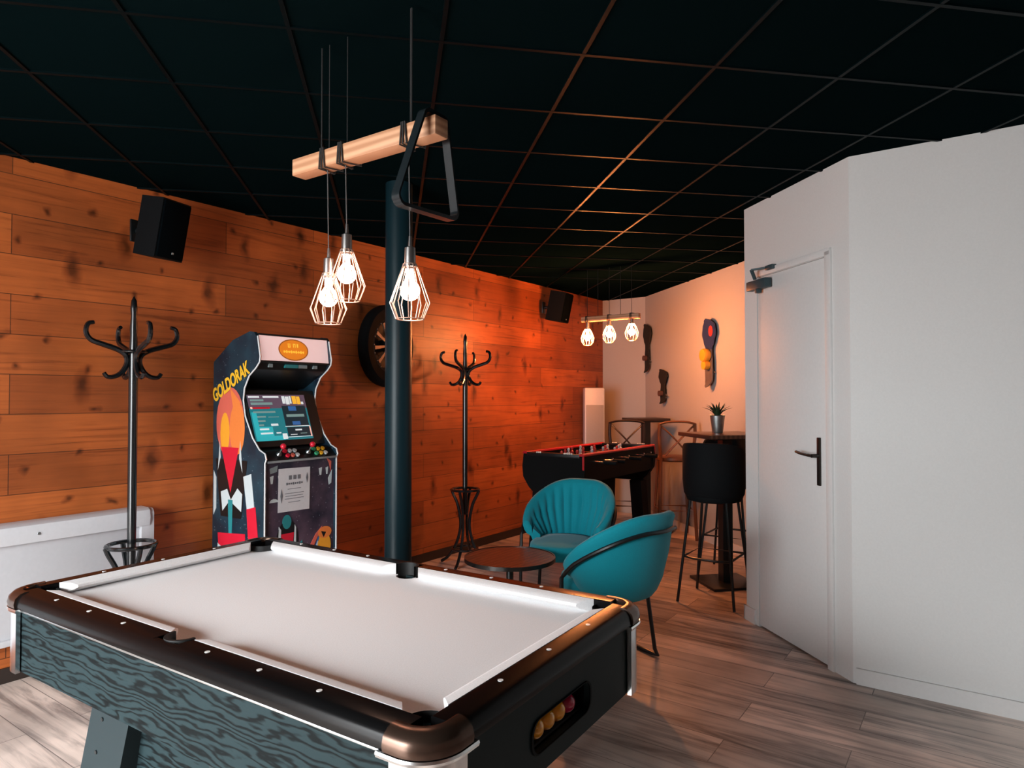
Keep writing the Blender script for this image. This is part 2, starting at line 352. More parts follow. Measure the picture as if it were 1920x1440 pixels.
# partition with the door opening (local x along the partition from the corner P2)
D0, D1, DH = .165, .795, 2.055
mb = MB()
Mp = Matrix.Translation((P2[0], P2[1], 0)) @ Matrix.Rotation(R(PA), 4, 'Z')
def pbox(mb, x0, x1, y0, y1, z0, z1, bev=0):
    t = MB(); t.box(((x0+x1)/2, (y0+y1)/2, (z0+z1)/2), (x1-x0, y1-y0, z1-z0), bev=bev); mb.add(t.bm, Mp)
pbox(mb, 0, D0, -.1, 0, 0, CZ+.02); pbox(mb, D1, PL, -.1, 0, 0, CZ+.02); pbox(mb, D0, D1, -.1, 0, DH, CZ+.02)
struct(mb.build('wall_partition', M['white_wall'], smooth=0), 'white partition wall around the flush door', 'wall')
mb = MB(); pbox(mb, D1+.035, PL+.012, 0, .012, 0, .085); pbox(mb, PL, PL+.012, -.1, .012, 0, .085)
struct(mb.build('baseboard_partition', M['white_door'], smooth=0), 'short white skirting left of the door', 'skirting')
door = thing('door_1', 'flush white door in the partition with dark lever handle and closer', 'door', (P2[0], P2[1], 0), PA); door['kind'] = 'structure'
mb = MB(); mb.box(((D0+D1)/2+.003, -.022, DH/2+.004), (D1-D0-.012, .04, DH-.012), bev=.002); mb.build('door_leaf', M['white_door'], door)
mb = MB()
mb.box((D0-.018, .004, DH/2+.01), (.044, .016, DH+.03), bev=.003); mb.box(((D0+D1)/2, .004, DH+.02), (D1-D0+.075, .016, .036), bev=.003); mb.box((D1+.010, .001, DH/2+.01), (.020, .004, DH+.03))
mb.build('door_frame', M['white_door'], door)
mb = MB(); mb.box((D0+.003, -.026, DH/2), (.008, .03, DH)); mb.box(((D0+D1)/2, -.07, DH/2), (D1-D0, .03, DH)); mb.build('door_gap', M['gap_shade'], door)
hx = D0+.068
mb = MB(); mb.box((hx, .004, 1.02), (.026, .010, .245), bev=.004); hp = mb.build('handle_plate', M['lever'], door)
mb = MB(); mb.cyl((hx, .005, 1.05), (hx, .048, 1.05), .010); mb.tube(spline([(hx-.004, .046, 1.05), (hx+.03, .050, 1.052), (hx+.08, .052, 1.056), (hx+.125, .047, 1.062)], 6), [.011]*6+[.0095]*13, 10, flat=.8)
mb.build('lever_handle', M['lever'], hp)
mb = MB(); mb.box((.735, .028, 2.005), (.20, .045, .055), bev=.006); mb.box((.735, .03, 1.975), (.03, .03, .04), bev=.004)
cl = mb.build('door_closer', M['closer'], door, label='slate grey door closer')
mb = MB(); mb.bar((.735, .05, 2.035), (.715, .085, 2.085), .018, .010); mb.bar((.715, .085, 2.085), (.66, .03, 2.09), .016, .010); mb.box((.63, .016, 2.088), (.07, .03, .026), bev=.003)
mb.build('closer_arm', M['closer'], cl)
# scuff on the right wall
# support column
mb = MB(); mb.lathe([(.0715, 0), (.0715, CZ+.005)], (2.602, 2.565, 0), 40)
struct(mb.build('support_column', M['column']), 'round petrol black steel column behind the pool table', 'column')

# ------------------------------------------------------------------ pool table
TX, TY, TR = 1.321, 1.65, 2.2
HW, HL = .487, .86
pt = thing('pool_table', 'pool table with light grey cloth, black rails and grained black cabinet', 'pool table', (TX, TY, 0), TR)
mb = MB()
for s in (-1, 1):
    mb = MB(); mb.box((s*(HW-.035), 0, .617), (.03, 2*(HL-.062), .195)); mb.build('side_panel', M['apron'], pt, smooth=0)
hole = rrect(-.126, .568, .150, .643, .030, 6)
mb = MB(); mb.plate_hole(-(HW-.062), .52, HW-.062, .7145, hole, -(HL-.02), -(HL-.034)); ep = mb.build('end_panel', M['end'], pt, smooth=25)
mb = MB(); mb.rings([[(p[0]*k0+.011*(1-k0), y, .6055+(p[1]-.6055)*k0) for p in hole] for k0, y in ((1.05, -(HL-.02)), (1.05, -(HL-.016)), (1.0, -(HL-.016)), (1.0, -(HL-.02)))], closed=True)
mb.build('hole_rim', M['black_plastic'], ep)
mb = MB(); mb.box((.011, -(HL-.105), .5660), (.30, .12, .006)); mb.box((.011, -(HL-.165), .62), (.30, .006, .1)); mb.box((.011, -(HL-.105), .667), (.30, .12, .005))
for s in (-.1445, .1665): mb.box((s, -(HL-.105), .62), (.006, .12, .1))
mb.build('ball_tray', M['hole'], ep)
mb = MB(); mb.box((0, HL-.0325, .617), (2*(HW-.062), .025, .195)); mb.build('end_panel', M['end'], pt, smooth=0)
mb = MB(); mb.box((0, 0, .527), (2*(HW-.055), 2*(HL-.06), .012)); mb.build('cabinet_floor', M['end'], pt, smooth=0)
# rails : profile across the rail (distance inward from outer edge, height)
RP = [(.010, .7145), (.001, .7155), (0, .727), (.004, .742), (.013, .752), (.026, .7565), (.070, .757), (.073, .755), (.073, .7145)]
CP = [(.073, .757), (.098, .7545), (.113, .747), (.1145, .740), (.106, .733), (.073, .718)]
CR = .083                                   # corner radius
def rail(s, axis, a, b, name, prof, m, mit=0, par=pt):
    H = HW if axis == 'y' else HL; rr = []
    t0 = prof[0][0]
    for e, sg in ((a, 1), (b, -1)):
        ring = []
        for t, z in prof:
            off = (t-.073)*mit*sg if mit else 0
            q = (s*(H-t), e+off, z) if axis == 'y' else (e+off, s*(H-t), z)
            ring.append(q)
        rr.append(ring)
    k = MB(); k.rings(rr); return k.build(name, m, par, smooth=30)
SP = .045                                   # half width of the side pocket
for s in (-1, 1):
    for a, b in ((-(HL-CR), -SP), (SP, HL-CR)):
        rail(s, 'y', a, b, 'rail', RP, M['black_gloss'])
        rail(s, 'y', a+(.052 if a < 0 else .006), b-(.006 if a < 0 else .052), 'cushion', CP, M['cloth'], .9)
    rail(s, 'x', -(HW-CR), HW-CR, 'rail', RP, M['black_gloss'])
    rail(s, 'x', -(HW-CR)+.052, HW-CR-.052, 'cushion', CP, M['cloth'], .9)
    # side pocket : outer strip of rail and rubber mouth
    k = MB(); k.rings([[(s*(HW-t), y, z) for t, z in [(.010, .7145), (.001, .7155), (0, .727), (.004, .742), (.013, .752), (.024, .756), (.034, .756), (.034, .7145)]] for y in (-SP, SP)]); k.build('pocket_bridge', M['black_gloss'], pt)
    k = MB(); pr = [(x, y) for x, y in arc(0, 0, .040, 0, 180, 16)]
    ring = lambda r, z: [(s*(HW-.079+(.045*math.sin(R(a)))*r/.043), .043*math.cos(R(a))*r/.043, z) for a in range(0, 181, 15)]
    k.rings([ring(.046, .759), ring(.038, .759), ring(.036, .63), ring(.046, .63)], closed=True, wrap=False)
    k.build('pocket_liner', M['hole'], pt)
for sx in (-1, 1):
    for sy in (-1, 1):
        c = (sx*(HW-CR), sy*(HL-CR)); a0 = {(1, 1): 0, (-1, 1): 90, (-1, -1): 180, (1, -1): 270}[(sx, sy)]
        CPR = [(.008, .7145), (-.004, .7165), (-.006, .728), (-.002, .744), (.010, .755), (.024, .7595), (.033, .759), (.037, .752), (.037, .7145)]
        k = MB(); rr = []
        ext = .03
        ang = [(a0, -ext)]+[(a0+90*i/14, 0) for i in range(15)]+[(a0+90, ext)]
        for a, e in ang:
            ca, sa = math.cos(R(a)), math.sin(R(a)); rr.append([(c[0]+(CR-t)*ca-sa*e, c[1]+(CR-t)*sa+ca*e, z) for t, z in CPR])
        k.rings(rr); cc = k.build('corner_cap', M['corner_cap'], pt, smooth=40)
        k = MB()                            # chrome lip below the cap
        k.rings([[(c[0]+(CR-t)*math.cos(R(a))-math.sin(R(a))*e, c[1]+(CR-t)*math.sin(R(a))+math.cos(R(a))*e, z) for t, z in [(-.0055, .7145), (-.0075, .710), (-.0055, .704), (.012, .704), (.012, .7145)]] for a, e in [(a0, -.045)]+[(a0+90*i/14, 0) for i in range(15)]+[(a0+90, .045)]]); k.build('chrome_lip', M['chrome'], cc)
        k = MB(); r1 = CR-.004
        k.rings([[(c[0]+r*math.cos(R(a))-math.sin(R(a))*e, c[1]+r*math.sin(R(a))+math.cos(R(a))*e, z) for r, z in [(r1, .704), (r1, .518), (r1-.012, .518), (r1-.012, .704)]] for a, e in [(a0, -.022)]+[(a0+90*i/14, 0) for i in range(15)]+[(a0+90, .022)]]); k.build('corner_guard', M['chrome'], pt, label='rounded chrome corner guard')
        # pocket mouth and rubber
        k = MB(); k.lathe([(.0475, .742), (.0475, .62), (.0435, .62), (.0435, .742)], (c[0], c[1], 0), 24, cap=False); k.build('pocket_liner', M['hole'], pt)
        # cap arms over the cabinet corner
# cloth bed with its corners and side pockets cut away
ix, iy, cut = HW-.070, HL-.070, .036
def notch(s): return [(s*ix, -s*.038), (s*(ix-.02), -s*.036), (s*(ix-.036), -s*.018), (s*(ix-.040), 0), (s*(ix-.036), s*.018), (s*(ix-.02), s*.036), (s*ix, s*.038)]
bed = [(ix, -(iy-cut))]+notch(1)+[(ix, iy-cut), (ix-cut, iy), (-(ix-cut), iy), (-ix, iy-cut)]+notch(-1)+[(-ix, -(iy-cut)), (-(ix-cut), -iy), (ix-cut, -iy)]
mb = MB(); mb.prism(bed, 'z', .700, .720); mb.build('cloth_bed', M['cloth'], pt, smooth=0)
mb = MB(); mb.box((0, 0, .66), (2*(HW-.125), 2*(HL-.135), .075)); mb.build('slate', M['hole'], pt, smooth=0)
for s in (-1, 1):
    mb = MB(); mb.box((s*(HW-.013), 0, .7105), (.014, 2*(HL-.10), .010), bev=.003); mb.build('rail_trim', M['silver'], pt)
    for y in (.59, .40, .22, -.15+.0, -.34, -.53):
        mb = MB(); mb.lathe([(0, 0), (.0062, 0), (.0062, .0012), (0, .0012)], (s*(HW-.043), y, .7566), 14); mb.build('sight', M['sight'], pt)
    for x in (-.205, 0, .205):
        mb = MB(); mb.lathe([(0, 0), (.0062, 0), (.0062, .0012), (0, .0012)], (x, s*(HL-.05), .7566), 14); mb.build('sight', M['sight'], pt)
for sx in (-1, 1):
    for sy in (-1, 1):
        mb = MB(); x0, x1 = HW-.125, HW-.035
        rr = []
        for z, dy, dx in ((.5215, 0, 0), (.03, .11, .03)):
            rr.append([(sx*(x0+dx), sy*(.17+dy), z), (sx*(x1+dx), sy*(.17+dy), z), (sx*(x1+dx), sy*(.355+dy), z), (sx*(x0+dx), sy*(.355+dy), z)])
        mb.rings(rr)
        lg = mb.build('leg', M['leg'], pt, smooth=0)
        mb = MB(); mb.lathe([(0, .0), (.035, 0), (.035, .028), (.02, .032), (0, .032)], (sx*(HW-.05), sy*.37, 0), 16); mb.build('leveller_foot', M['black_plastic'], lg)
        for zz, dy in ((.49, .0), (.40, .02)):
            mb = MB(); mb.lathe([(0, 0), (.006, 0), (.005, .003), (0, .003)], (sx*(HW-.035+.03*(.52-zz)/.49), sy*(.30+dy), zz), 10, Matrix.Rotation(sx*PI/2, 4, 'Y'))
            mb.build('leg_bolt', M['black_metal'], lg)
for s in (-1, 1):
    mb = MB(); mb.box((s*(HW-.085), 0, .40), (.025, .42, .24)); mb.build('lower_panel', M['apron'], pt, smooth=0)
ca, sa = math.cos(R(TR)), math.sin(R(TR))
def tw(x, y, z): return (TX+x*ca-y*sa, TY+x*sa+y*ca, z)
for x, m, lab in ((-.054, 'yellow_ball', 'yellow pool ball leftmost in the ball return, mostly hidden by its rim'), (-.003, 'yellow_ball', 'yellow pool ball second from left in the ball return'), (.048, 'yellow_ball', 'yellow pool ball touching the red ball in the ball return'), (.099, 'red_ball', 'dark red pool ball at the right of the ball return')):
    mb = MB(); mb.sphere((0, 0, 0), .0252, 28); o = mb.build('pool_ball', M[m], smooth=60); o.location = tw(x, -(HL-.061), .5690+.0252)
    tag(o, lab, 'pool ball', 'balls in the ball return')

# ------------------------------------------------------------------ pendant lights
def pendant(loc, rz, blen, bsec, lamps, cage, bulb_m, br, label, ceil_wires, style):
    t = thing('pendant_light', label, 'pendant light', loc, rz)
    mb = MB(); mb.box((0, 0, 0), (bsec, blen, bsec), bev=.003); mb.build('beam', M['beam'], t)
    for y in ceil_wires:
        mb = MB(); mb.cyl((0, y, bsec/2), (0, y, CZ-loc[2]), .0022, n=8); mb.build('suspension_wire', M['cord'], t)
    for y, zb in lamps:                     # zb : height of cage bottom relative to the beam
        h = bsec/2+.004
        mb = MB()
        for q in ((-.014, -.030), (.0, .016), (.012, .010)):
            P = [(-h, y+q[0], -h), (h, y+q[1], -h), (h, y+(q[0]+q[1])/2, h), (-h, y+q[0]*.5, h)]
            mb.tube(P, .0028, 6, closed=True)
        top = zb+cage['h']+cage['sock']
        mb.cyl((0, y, bsec/2+.002), (0, y, CZ-loc[2]), .0018, n=6)
        mb.build('wrapped_cord', M['cord'], t)
        mb = MB(); mb.cyl((-h*.2, y, -h), (0, y, top), .0017, n=6); mb.build('drop_cord', M['thin_wire'], t)
        mb = MB(); mb.lathe([(0, top+.03), (.004, top+.03), (.006, top), (.0155, top-.004), (.0165, top-.03), (.0165, top-.052), (.021, top-.054), (.021, top-.060), (.014, top-.062), (.014, top-cage['sock']-.015), (0, top-cage['sock']-.015)], (0, y, 0), 18)
        so = mb.build('lamp_socket', M['socket'], t)
        mb = MB(); nw = cage['n']; pr = cage['prof']
        for i in range(nw):
            a = 2*PI*(i+.3)/nw; mb.tube([(r*math.cos(a), y+r*math.sin(a), zb+z) for r, z in pr], cage['w'], 6)
        for r, z in (pr[0], pr[-1]): mb.tube([(r*math.cos(2*PI*i/24), y+r*math.sin(2*PI*i/24), zb+z) for i in range(24)], cage['w'], 6, closed=True)
        mb.build('wire_cage', M['cage'], so)
        bz = zb+cage['bz']; mb = MB()
        mb.lathe([(0, bz-br)]+[(br*math.sin(R(a)), bz-br*math.cos(R(a))) for a in range(15, 136, 12)]+[(br*.42, bz+br*1.15), (br*.4, top-cage['sock']-.012), (0, top-cage['sock']-.012)], (0, y, 0), 18)
        mb.build('bulb', bulb_m, so, smooth=60)
    return t
cage1 = dict(h=.160, sock=.052, n=12, w=.0017, bz=.083, prof=[(.040, 0), (.058, .047), (.019, .160)])
BX, BY, BZ = 1.428, 1.558, 2.112
pendant((BX, BY, BZ), 0, .632, .055, [(1.336*1.02-BY, 1.576-BZ), (1.603*1.02-BY, 1.652-BZ), (1.687*1.02-BY, 1.586-BZ)], cage1, M['bulb1'], .0295, 'pine beam pendant with three caged bulbs above the pool table', (-.2, .2), 1)
cage2 = dict(h=.158, sock=.047, n=12, w=.0023, bz=.072, prof=[(.032, 0), (.053, .030), (.059, .068), (.042, .116), (.016, .158)])
pendant((5.33, 2.678, 2.045), 0, .56, .045, [(.225, 1.811-2.045), (.008, 1.827-2.045), (-.206, 1.836-2.045)], cage2, M['bulb2'], .0285, 'pine beam pendant with three glowing bulbs over the foosball table', (-.1, .12), 2)
# ball triangle hooked over the beam end
def roundpoly(P, r, n=5):
    out = []; m = len(P)
    for i in range(m):
        p, a, b = Vector(P[i]), Vector(P[i-1]), Vector(P[(i+1) % m]); u = (a-p).normalized(); w = (b-p).normalized(); h = math.acos(max(-1, min(1, u.dot(w))))/2
        d = min(r/math.tan(h), .45*(a-p).length, .45*(b-p).length); c = p+(u+w).normalized()*(d/math.cos(h)); s0 = p+u*d-c; s1 = p+w*d-c
        for j in range(n+1): out.append(c+s0.lerp(s1, j/n).normalized()*s0.length if s0.length > 1e-6 else p)
    return out
tri = [(-.132, -.148), (.125, -.142), (.034, .142), (-.034, .142)]
tri = [Vector((1.398, 2.005))+Vector((x, z)) for x, z in [(-.135, -.145), (.132, -.140), (.078, .154), (-.016, .154)]]
op = roundpoly([(*p, 0) for p in tri], .026); cen = sum(op, Vector())/len(op)
ip = roundpoly([(*(p+(Vector((cen.x, cen.y))-p).normalized()*.0135), 0) for p in tri], .019)
mb = MB(); yc = 1.272
mb.rings([[(p.x, yc-.014, p.y) for p in op], [(p.x, yc+.014, p.y) for p in op], [(p.x, yc+.014, p.y) for p in ip], [(p.x, yc-.014, p.y) for p in ip]], closed=True)
tag(mb.build('ball_triangle', mat('black triangle plastic', (.012, .016, .018), .22), smooth=40), 'black triangular ball rack hooked over the near end of the pine beam', 'ball rack')

# ------------------------------------------------------------------ coat racks
def coat_rack(loc, rz, label, K=1.0):
    t = thing('coat_rack', label, 'coat rack', loc, rz, 'bentwood coat racks along the plank wall')
    mb = MB(); mb.lathe([(0, .40*K), (.019, .40*K), (.0215, .8*K), (.0215, 1.58*K), (.017, 1.66*K), (.0185, 1.70*K), (.0135, 1.76*K), (.017, 1.80*K), (.013, 1.84*K), (0, 1.865*K)], n=20); mb.build('pole', M['black_wood'], t)
    for i in range(4):
        a = R(28+90*i); c, s = math.cos(a), math.sin(a)
        P = spline([(r*c, r*s, z*K) for r, z in [(.135, 1.47), (.118, 1.450), (.085, 1.452), (.052, 1.475), (.030, 1.52), (.036, 1.560), (.075, 1.588), (.14, 1.610), (.193, 1.630), (.214, 1.666), (.206, 1.706), (.180, 1.716)]], 5)
        mb = MB(); n = len(P); mb.tube(P, [.0100+.0040*math.sin(PI*j/(n-1)) for j in range(n)], 8); mb.build('hook', M['black_wood'], t)
        P = spline([(r*c, r*s, z) for r, z in [(.118, .600), (.105, .565), (.065, .48), (.040, .36), (.045, .26), (.085, .14), (.15, .05), (.205, .011)]], 5)
        mb = MB(); mb.tube(P, .0125, 8); mb.build('leg', M['black_wood'], t)
    for r, z, w, nm in ((.058, 1.580*K, .007, 'hook_ring'), (.112, .600, .0105, 'umbrella_ring'), (.10, .125, .0105, 'base_ring')):
        mb = MB(); mb.tube([(r*math.cos(2*PI*i/40), r*math.sin(2*PI*i/40), z) for i in range(40)], w, 8, closed=True); mb.build(nm, M['black_wood'], t)
    return t
rk = coat_rack((1.695, 3.54, 0), -34, 'black bentwood coat rack in front of the white radiator')
coat_rack((4.25, 3.44, 0), -10, 'black bentwood coat rack right of the steel column')

# ------------------------------------------------------------------ radiator, speakers, tower, wheel
rd = thing('radiator', 'white panel radiator low on the plank wall at the left', 'radiator', (.72, ywall(.72)-.002, 0), WA)
mb = MB(); mb.box((0, -.045, .43), (2.24, .06, .46), bev=.012); mb.build('panel', M['rad'], rd)
mb = MB(); mb.prism([(-.105, .66), (-.112, .70), (-.105, .742), (-.085, .754), (-.006, .754), (-.006, .66)], 'x', -1.14, 1.14); mb.build('top_rail', M['rad'], rd)
mb = MB(); mb.prism(rrect(-.10, .19, -.006, .748, .03), 'x', 1.10, 1.165); mb.build('end_cap', M['rad'], rd)
mb = MB(); mb.box((0, -.05, .207), (2.2, .09, .03), bev=.006); mb.build('bottom_rail', M['rad'], rd)
mb = MB(); mb.lathe([(0, 0), (.007, 0), (.006, .003), (0, .003)], (.62, -.112, .70), 12, Matrix.Rotation(PI/2, 4, 'X')); mb.build('screw', M['silver'], rd)
def speaker(loc, rz, tilt, sz, label):
    t = thing('wall_speaker', label, 'speaker', loc, rz, 'black speakers on the plank wall')
    w, d, h = sz; rot = Matrix.Rotation(R(tilt), 4, 'X')
    mb = MB(); k = MB(); k.prism([(-w/2, -d/2), (w/2, -d/2), (w*.36, d/2), (-w*.36, d/2)], 'z', -h/2, h/2); mb.add(k.bm, rot); mb.build('cabinet', M['black_plastic'], t)
    mb = MB(); k = MB(); k.box((0, -d/2-.006, 0), (w*.93, .012, h*.95), bev=.005); mb.add(k.bm, rot); g = mb.build('grille', mat('speaker grille cloth', (.0012, .0025, .0034), .9, spec=.02, bump=.3, bscale=300), t)
    mb = MB(); k = MB(); k.box((w*.05, -d/2-.0135, -h*.38), (.012, .003, .010)); mb.add(k.bm, rot); mb.build('badge', M['pgrey'], g)
    mb = MB(); mb.cyl((0, 0, 0), (0, d/2+.075, 0), .016); mb.box((0, d/2+.078, 0), (.08, .012, .12), bev=.003); mb.build('wall_bracket', M['black_metal'], t)
    return t
speaker((1.845, ywall(1.845)-.212, 2.245), 15, 12, (.18, .18, .31), 'black wall speaker high on the planks above the left coat rack')
speaker((5.86, ywall(5.86)-.212, 2.265), 8, 12, (.20, .18, .30), 'black wall speaker high on the planks near the far corner')
tf = thing('tower_heater', 'slim white tower heater against the planks behind the foosball table', 'heater', (6.60, 3.52, 0), -50)
mb = MB(); mb.box((0, 0, .745), (.225, .12, 1.41), bev=.018); mb.build('housing', M['rad'], tf)
mb = MB(); mb.box((0, -.062, .69), (.195, .012, 1.14), bev=.004)
mb.build('grille', M['rad_dark'], tf)
mb = MB(); mb.box((0, 0, .02), (.25, .20, .04), bev=.01); mb.build('base', M['rad'], tf)
wh = thing('car_wheel', 'black car wheel hung on the planks, half hidden by the column', 'wheel', (3.63, ywall(3.63)-.003, 1.735), WA)
wh.scale = (.82, .65, 1)
RX = Matrix.Rotation(PI/2, 4, 'X')
mb = MB(); tp = [(.205, 0), (.225, -.004), (.285, -.006), (.306, -.03), (.312, -.07), (.312, -.12), (.304, -.15), (.28, -.168), (.235, -.165), (.205, -.150), (.205, 0)]
mb.lathe([(r, -z) for r, z in tp], n=56, M=RX, cap=False); mb.build('tyre', M['tyre'], wh)
mb = MB(); mb.lathe([(.207, .01), (.207, .150), (.196, .154), (.190, .13), (.19, .06), (0, .05), (0, .04), (.20, .01)], n=48, M=RX, cap=False); mb.build('rim', M['rim'], wh)
mb = MB()
for i in range(10):
    a = 2*PI*i/10+.12; c, s = math.cos(a), math.sin(a)
    k = MB(); k.prism([(.03, -.006), (.186, -.014), (.186, .014), (.03, .006)], 'z', 0, .018); mb.add(k.bm, Matrix.Translation((0, -.135, 0)) @ RX @ Matrix.Rotation(a, 4, 'Z'))
mb.build('spokes', M['spoke'], wh)
mb = MB(); mb.lathe([(0, .16), (.036, .158), (.045, .14), (.045, .05)], n=24, M=RX); mb.build('hub_cap', M['rim'], wh)
mb = MB()
for i in range(20):
    a = 2*PI*i/20; mb.sphere((.198*math.cos(a), -.156, .198*math.sin(a)), .006, 8)
mb.build('rim_bolts', M['spoke'], wh)

# ------------------------------------------------------------------ arcade machine (front at local y=0, left side at x=0)
AW, AD = .515, .49
am = thing('arcade_machine', 'upright arcade machine with navy printed sides and lit pink sign', 'arcade machine', (2.24, 3.23, 0), 0)
prof = [(0, .0), (0, .985), (-.012, 1.005), (.0, 1.035), (.05, 1.055), (.115, 1.12), (.185, 1.24), (.205, 1.33), (.195, 1.40), (.150, 1.47), (.085, 1.515), (.055, 1.545), (.050, 1.575), (.075, 1.69), (.095, 1.712), (.135, 1.718), (.30, 1.675), (AD, 1.555), (AD, 0)]
for x0, x1, nm in ((0, .018, 'a'), (AW-.018, AW, 'b')):
    mb = MB(); mb.prism(prof, 'x', x0, x1); sd = mb.build('side_panel', M['arc_art'], am, smooth=0)
    mb = MB(); pf = prof[:14]; xc = (x0+x1)/2
    rr = []
    for i, (y, z) in enumerate(pf): rr.append((xc, y-.001, z))
    mb.tube(rr, .0048, 8); mb.build('edge_moulding', M['tmould'], sd)
    if nm == 'a': side_a = sd
# printed side picture: plain geometric colour shapes and the lettering, on the left face
MM = ['salmon', 'orange', 'amber', 'pred', 'pwhite', 'pblack', 'pteal', 'pgreen', 'pyellow', 'pgrey', 'blue']
mb = MB(); lay = [0]
def sh(c, pts):
    lay[0] += 1; mb.mi = MM.index(c); mb.prism([(p[0]*.92, p[1]) for p in pts], 'x', -.0006-lay[0]*.00012, -.0002)
sh('salmon', arc(.345, 1.20, .15, 0, 360, 28, .205)[:-1]); sh('orange', arc(.27, 1.17, .08, 0, 360, 20, .15)[:-1]); sh('amber', arc(.40, 1.14, .05, 0, 360, 16, .12)[:-1])
sh('orange', [(.35, 1.405), (.30, 1.24), (.22, 1.12), (.24, 1.32)])
sh('pblack', [(.16, .99), (.50, .99), (.44, .66), (.22, .66)]); sh('pred', [(.44, 1.06), (.25, 1.06), (.335, .80)]); sh('pwhite', [(.455, 1.10), (.475, .92), (.445, 1.0)]); sh('pwhite', [(.235, 1.10), (.21, .92), (.245, 1.0)])
sh('pwhite', [(.44, .80), (.37, .82), (.33, .76), (.26, .83), (.21, .80), (.22, .70), (.31, .74), (.36, .74), (.42, .69)])
sh('pteal', [(.36, .76), (.31, .76), (.325, .40), (.345, .40)]); sh('pwhite', [(.20, .90), (.12, .92), (.08, .70), (.15, .66)]); sh('pred', [(.165, .72), (.075, .74), (.04, .52), (.14, .50)])
sh('pwhite', [(.52, .92), (.49, .88), (.49, .70), (.52, .66)])
sh('pred', [(.47, .56), (.18, .58), (.17, .49), (.33, .43), (.46, .48)]); sh('pwhite', [(.47, .50), (.36, .46), (.40, .24), (.47, .20)]); sh('pwhite', [(.29, .46), (.16, .48), (.14, .18), (.24, .24)])
sh('pgreen', [(.30, .38), (.24, .36), (.21, .22), (.27, .26)]); sh('pyellow', [(.28, .40), (.25, .33), (.27, .24), (.30, .30)]); sh('pred', [(.50, .30), (.42, .32), (.36, .22), (.42, .12), (.50, .16)]); sh('pteal', [(.50, .14), (.42, .12), (.44, .02), (.50, .02)])
sh('pblack', [(.36, .24), (.20, .22), (.16, .06), (.30, .02)]); sh('pgreen', arc(.20, .12, .04, 0, 360, 14)[:-1]); sh('pred', [(.14, .10), (.08, .14), (.06, .04), (.12, .02)])
mb.mi = MM.index('pyellow')
Mt = Matrix.Translation((-.004, .315, 1.43)) @ Matrix(((0, 0, -1, 0), (-1, 0, 0, 0), (0, 1, 0, 0), (0, 0, 0, 1))) @ Matrix.Rotation(R(26), 4, 'Z')
text_into(mb, 'GOLDORAK', .104, Mt, .0005, .66, .004, .15)
mb.build('side_print', [M[k] for k in MM], side_a, smooth=0)
xi, xj = .018, AW-.018; xm = AW/2
mb = MB()
mb.prism([(.02, .01), (.02, .97), (.30, .97), (.36, 1.43), (.12, 1.535), (.10, 1.70), (.14, 1.712), (.30, 1.669), (AD-.005, 1.549), (AD-.005, .01)], 'x', xi, xj); mb.build('cabinet_body', M['arc_black'], am, smooth=0)
mb = MB(); mb.prism([(.012, .03), (.012, .985), (.026, .985), (.026, .03)], 'x', xi, xj); fp = mb.build('front_panel', M['arc_front'], am, smooth=0)
mb = MB(); lay[0] = 0
def fh(c, pts):
    lay[0] += 1; mb.mi = MM.index(c); mb.prism(pts, 'y', .0118-lay[0]*.00012-.0006, .0118)
def fc(u): return xi+u*(xj-xi)
for u, w in ((.09, .05), (.20, .05), (.79, .05), (.89, .04)): fh('pwhite', [(fc(u-w/2), .905+.02*(u > .5)), (fc(u+w/2), .91+.02*(u > .5)), (fc(u+w/4), .865+.02*(u > .5)), (fc(u-w/4), .865+.02*(u > .5))])
fh('pgrey', [(fc(.06), .95), (fc(.17), .965), (fc(.16), .93), (fc(.07), .92)]); fh('salmon', [(fc(.88), .985), (fc(.96), .96), (fc(.95), .90), (fc(.92), .95)]); fh('pwhite', [(fc(.91), .86), (fc(.97), .91), (fc(.96), .83), (fc(.92), .82)])
fh('pwhite', arc(fc(.12), .76, .028, 0, 180, 8, .02)); fh('pteal', [(fc(.08), .52), (fc(.17), .52), (fc(.16), .40), (fc(.07), .40)]); fh('pwhite', [(fc(.08), .48), (fc(.15), .48), (fc(.15), .38), (fc(.08), .38)])
fh('pblack', arc(fc(.31), .53, .075, 0, 360, 18, .12)[:-1]); fh('pteal', arc(fc(.30), .64, .03, 0, 360, 14, .04)[:-1]); fh('pred', [(fc(.22), .575), (fc(.40), .575), (fc(.38), .49), (fc(.31), .41), (fc(.24), .49)])
fh('pwhite', [(fc(.19), .62), (fc(.22), .60), (fc(.21), .48), (fc(.18), .52)]); fh('pwhite', [(fc(.41), .62), (fc(.43), .60), (fc(.43), .48), (fc(.40), .52)]); fh('pteal', [(fc(.47), .50), (fc(.52), .52), (fc(.53), .38), (fc(.47), .38)])
fh('salmon', [(fc(.55), .42), (fc(.72), .54), (fc(.82), .58), (fc(.70), .48), (fc(.62), .38)]); fh('pred', [(fc(.58), .42), (fc(.68), .44), (fc(.64), .36), (fc(.57), .36)]); fh('blue', [(fc(.66), .40), (fc(.76), .52), (fc(.80), .50), (fc(.72), .38)]); fh('pwhite', [(fc(.68), .43), (fc(.75), .50), (fc(.77), .47), (fc(.71), .40)])
fh('amber', arc(fc(.85), .46, .05, 0, 360, 16, .075)[:-1]); fh('orange', arc(fc(.86), .54, .05, 0, 360, 16, .035)[:-1]); fh('pblack', [(fc(.80), .55), (fc(.88), .54), (fc(.84), .51)])
mb.build('front_print', [M[k] for k in MM], fp, smooth=0)
mb = MB(); mb.prism([(-.008, .982), (-.010, .998), (.045, 1.045), (.10, 1.055), (.10, .985)], 'x', xi, xj); mb.build('control_panel', M['arc_black'], am, smooth=0)
mb = MB(); mb.box((xm, -.008, .988), (xj-xi, .006, .012)); mb.build('panel_strip', M['silver'], am)
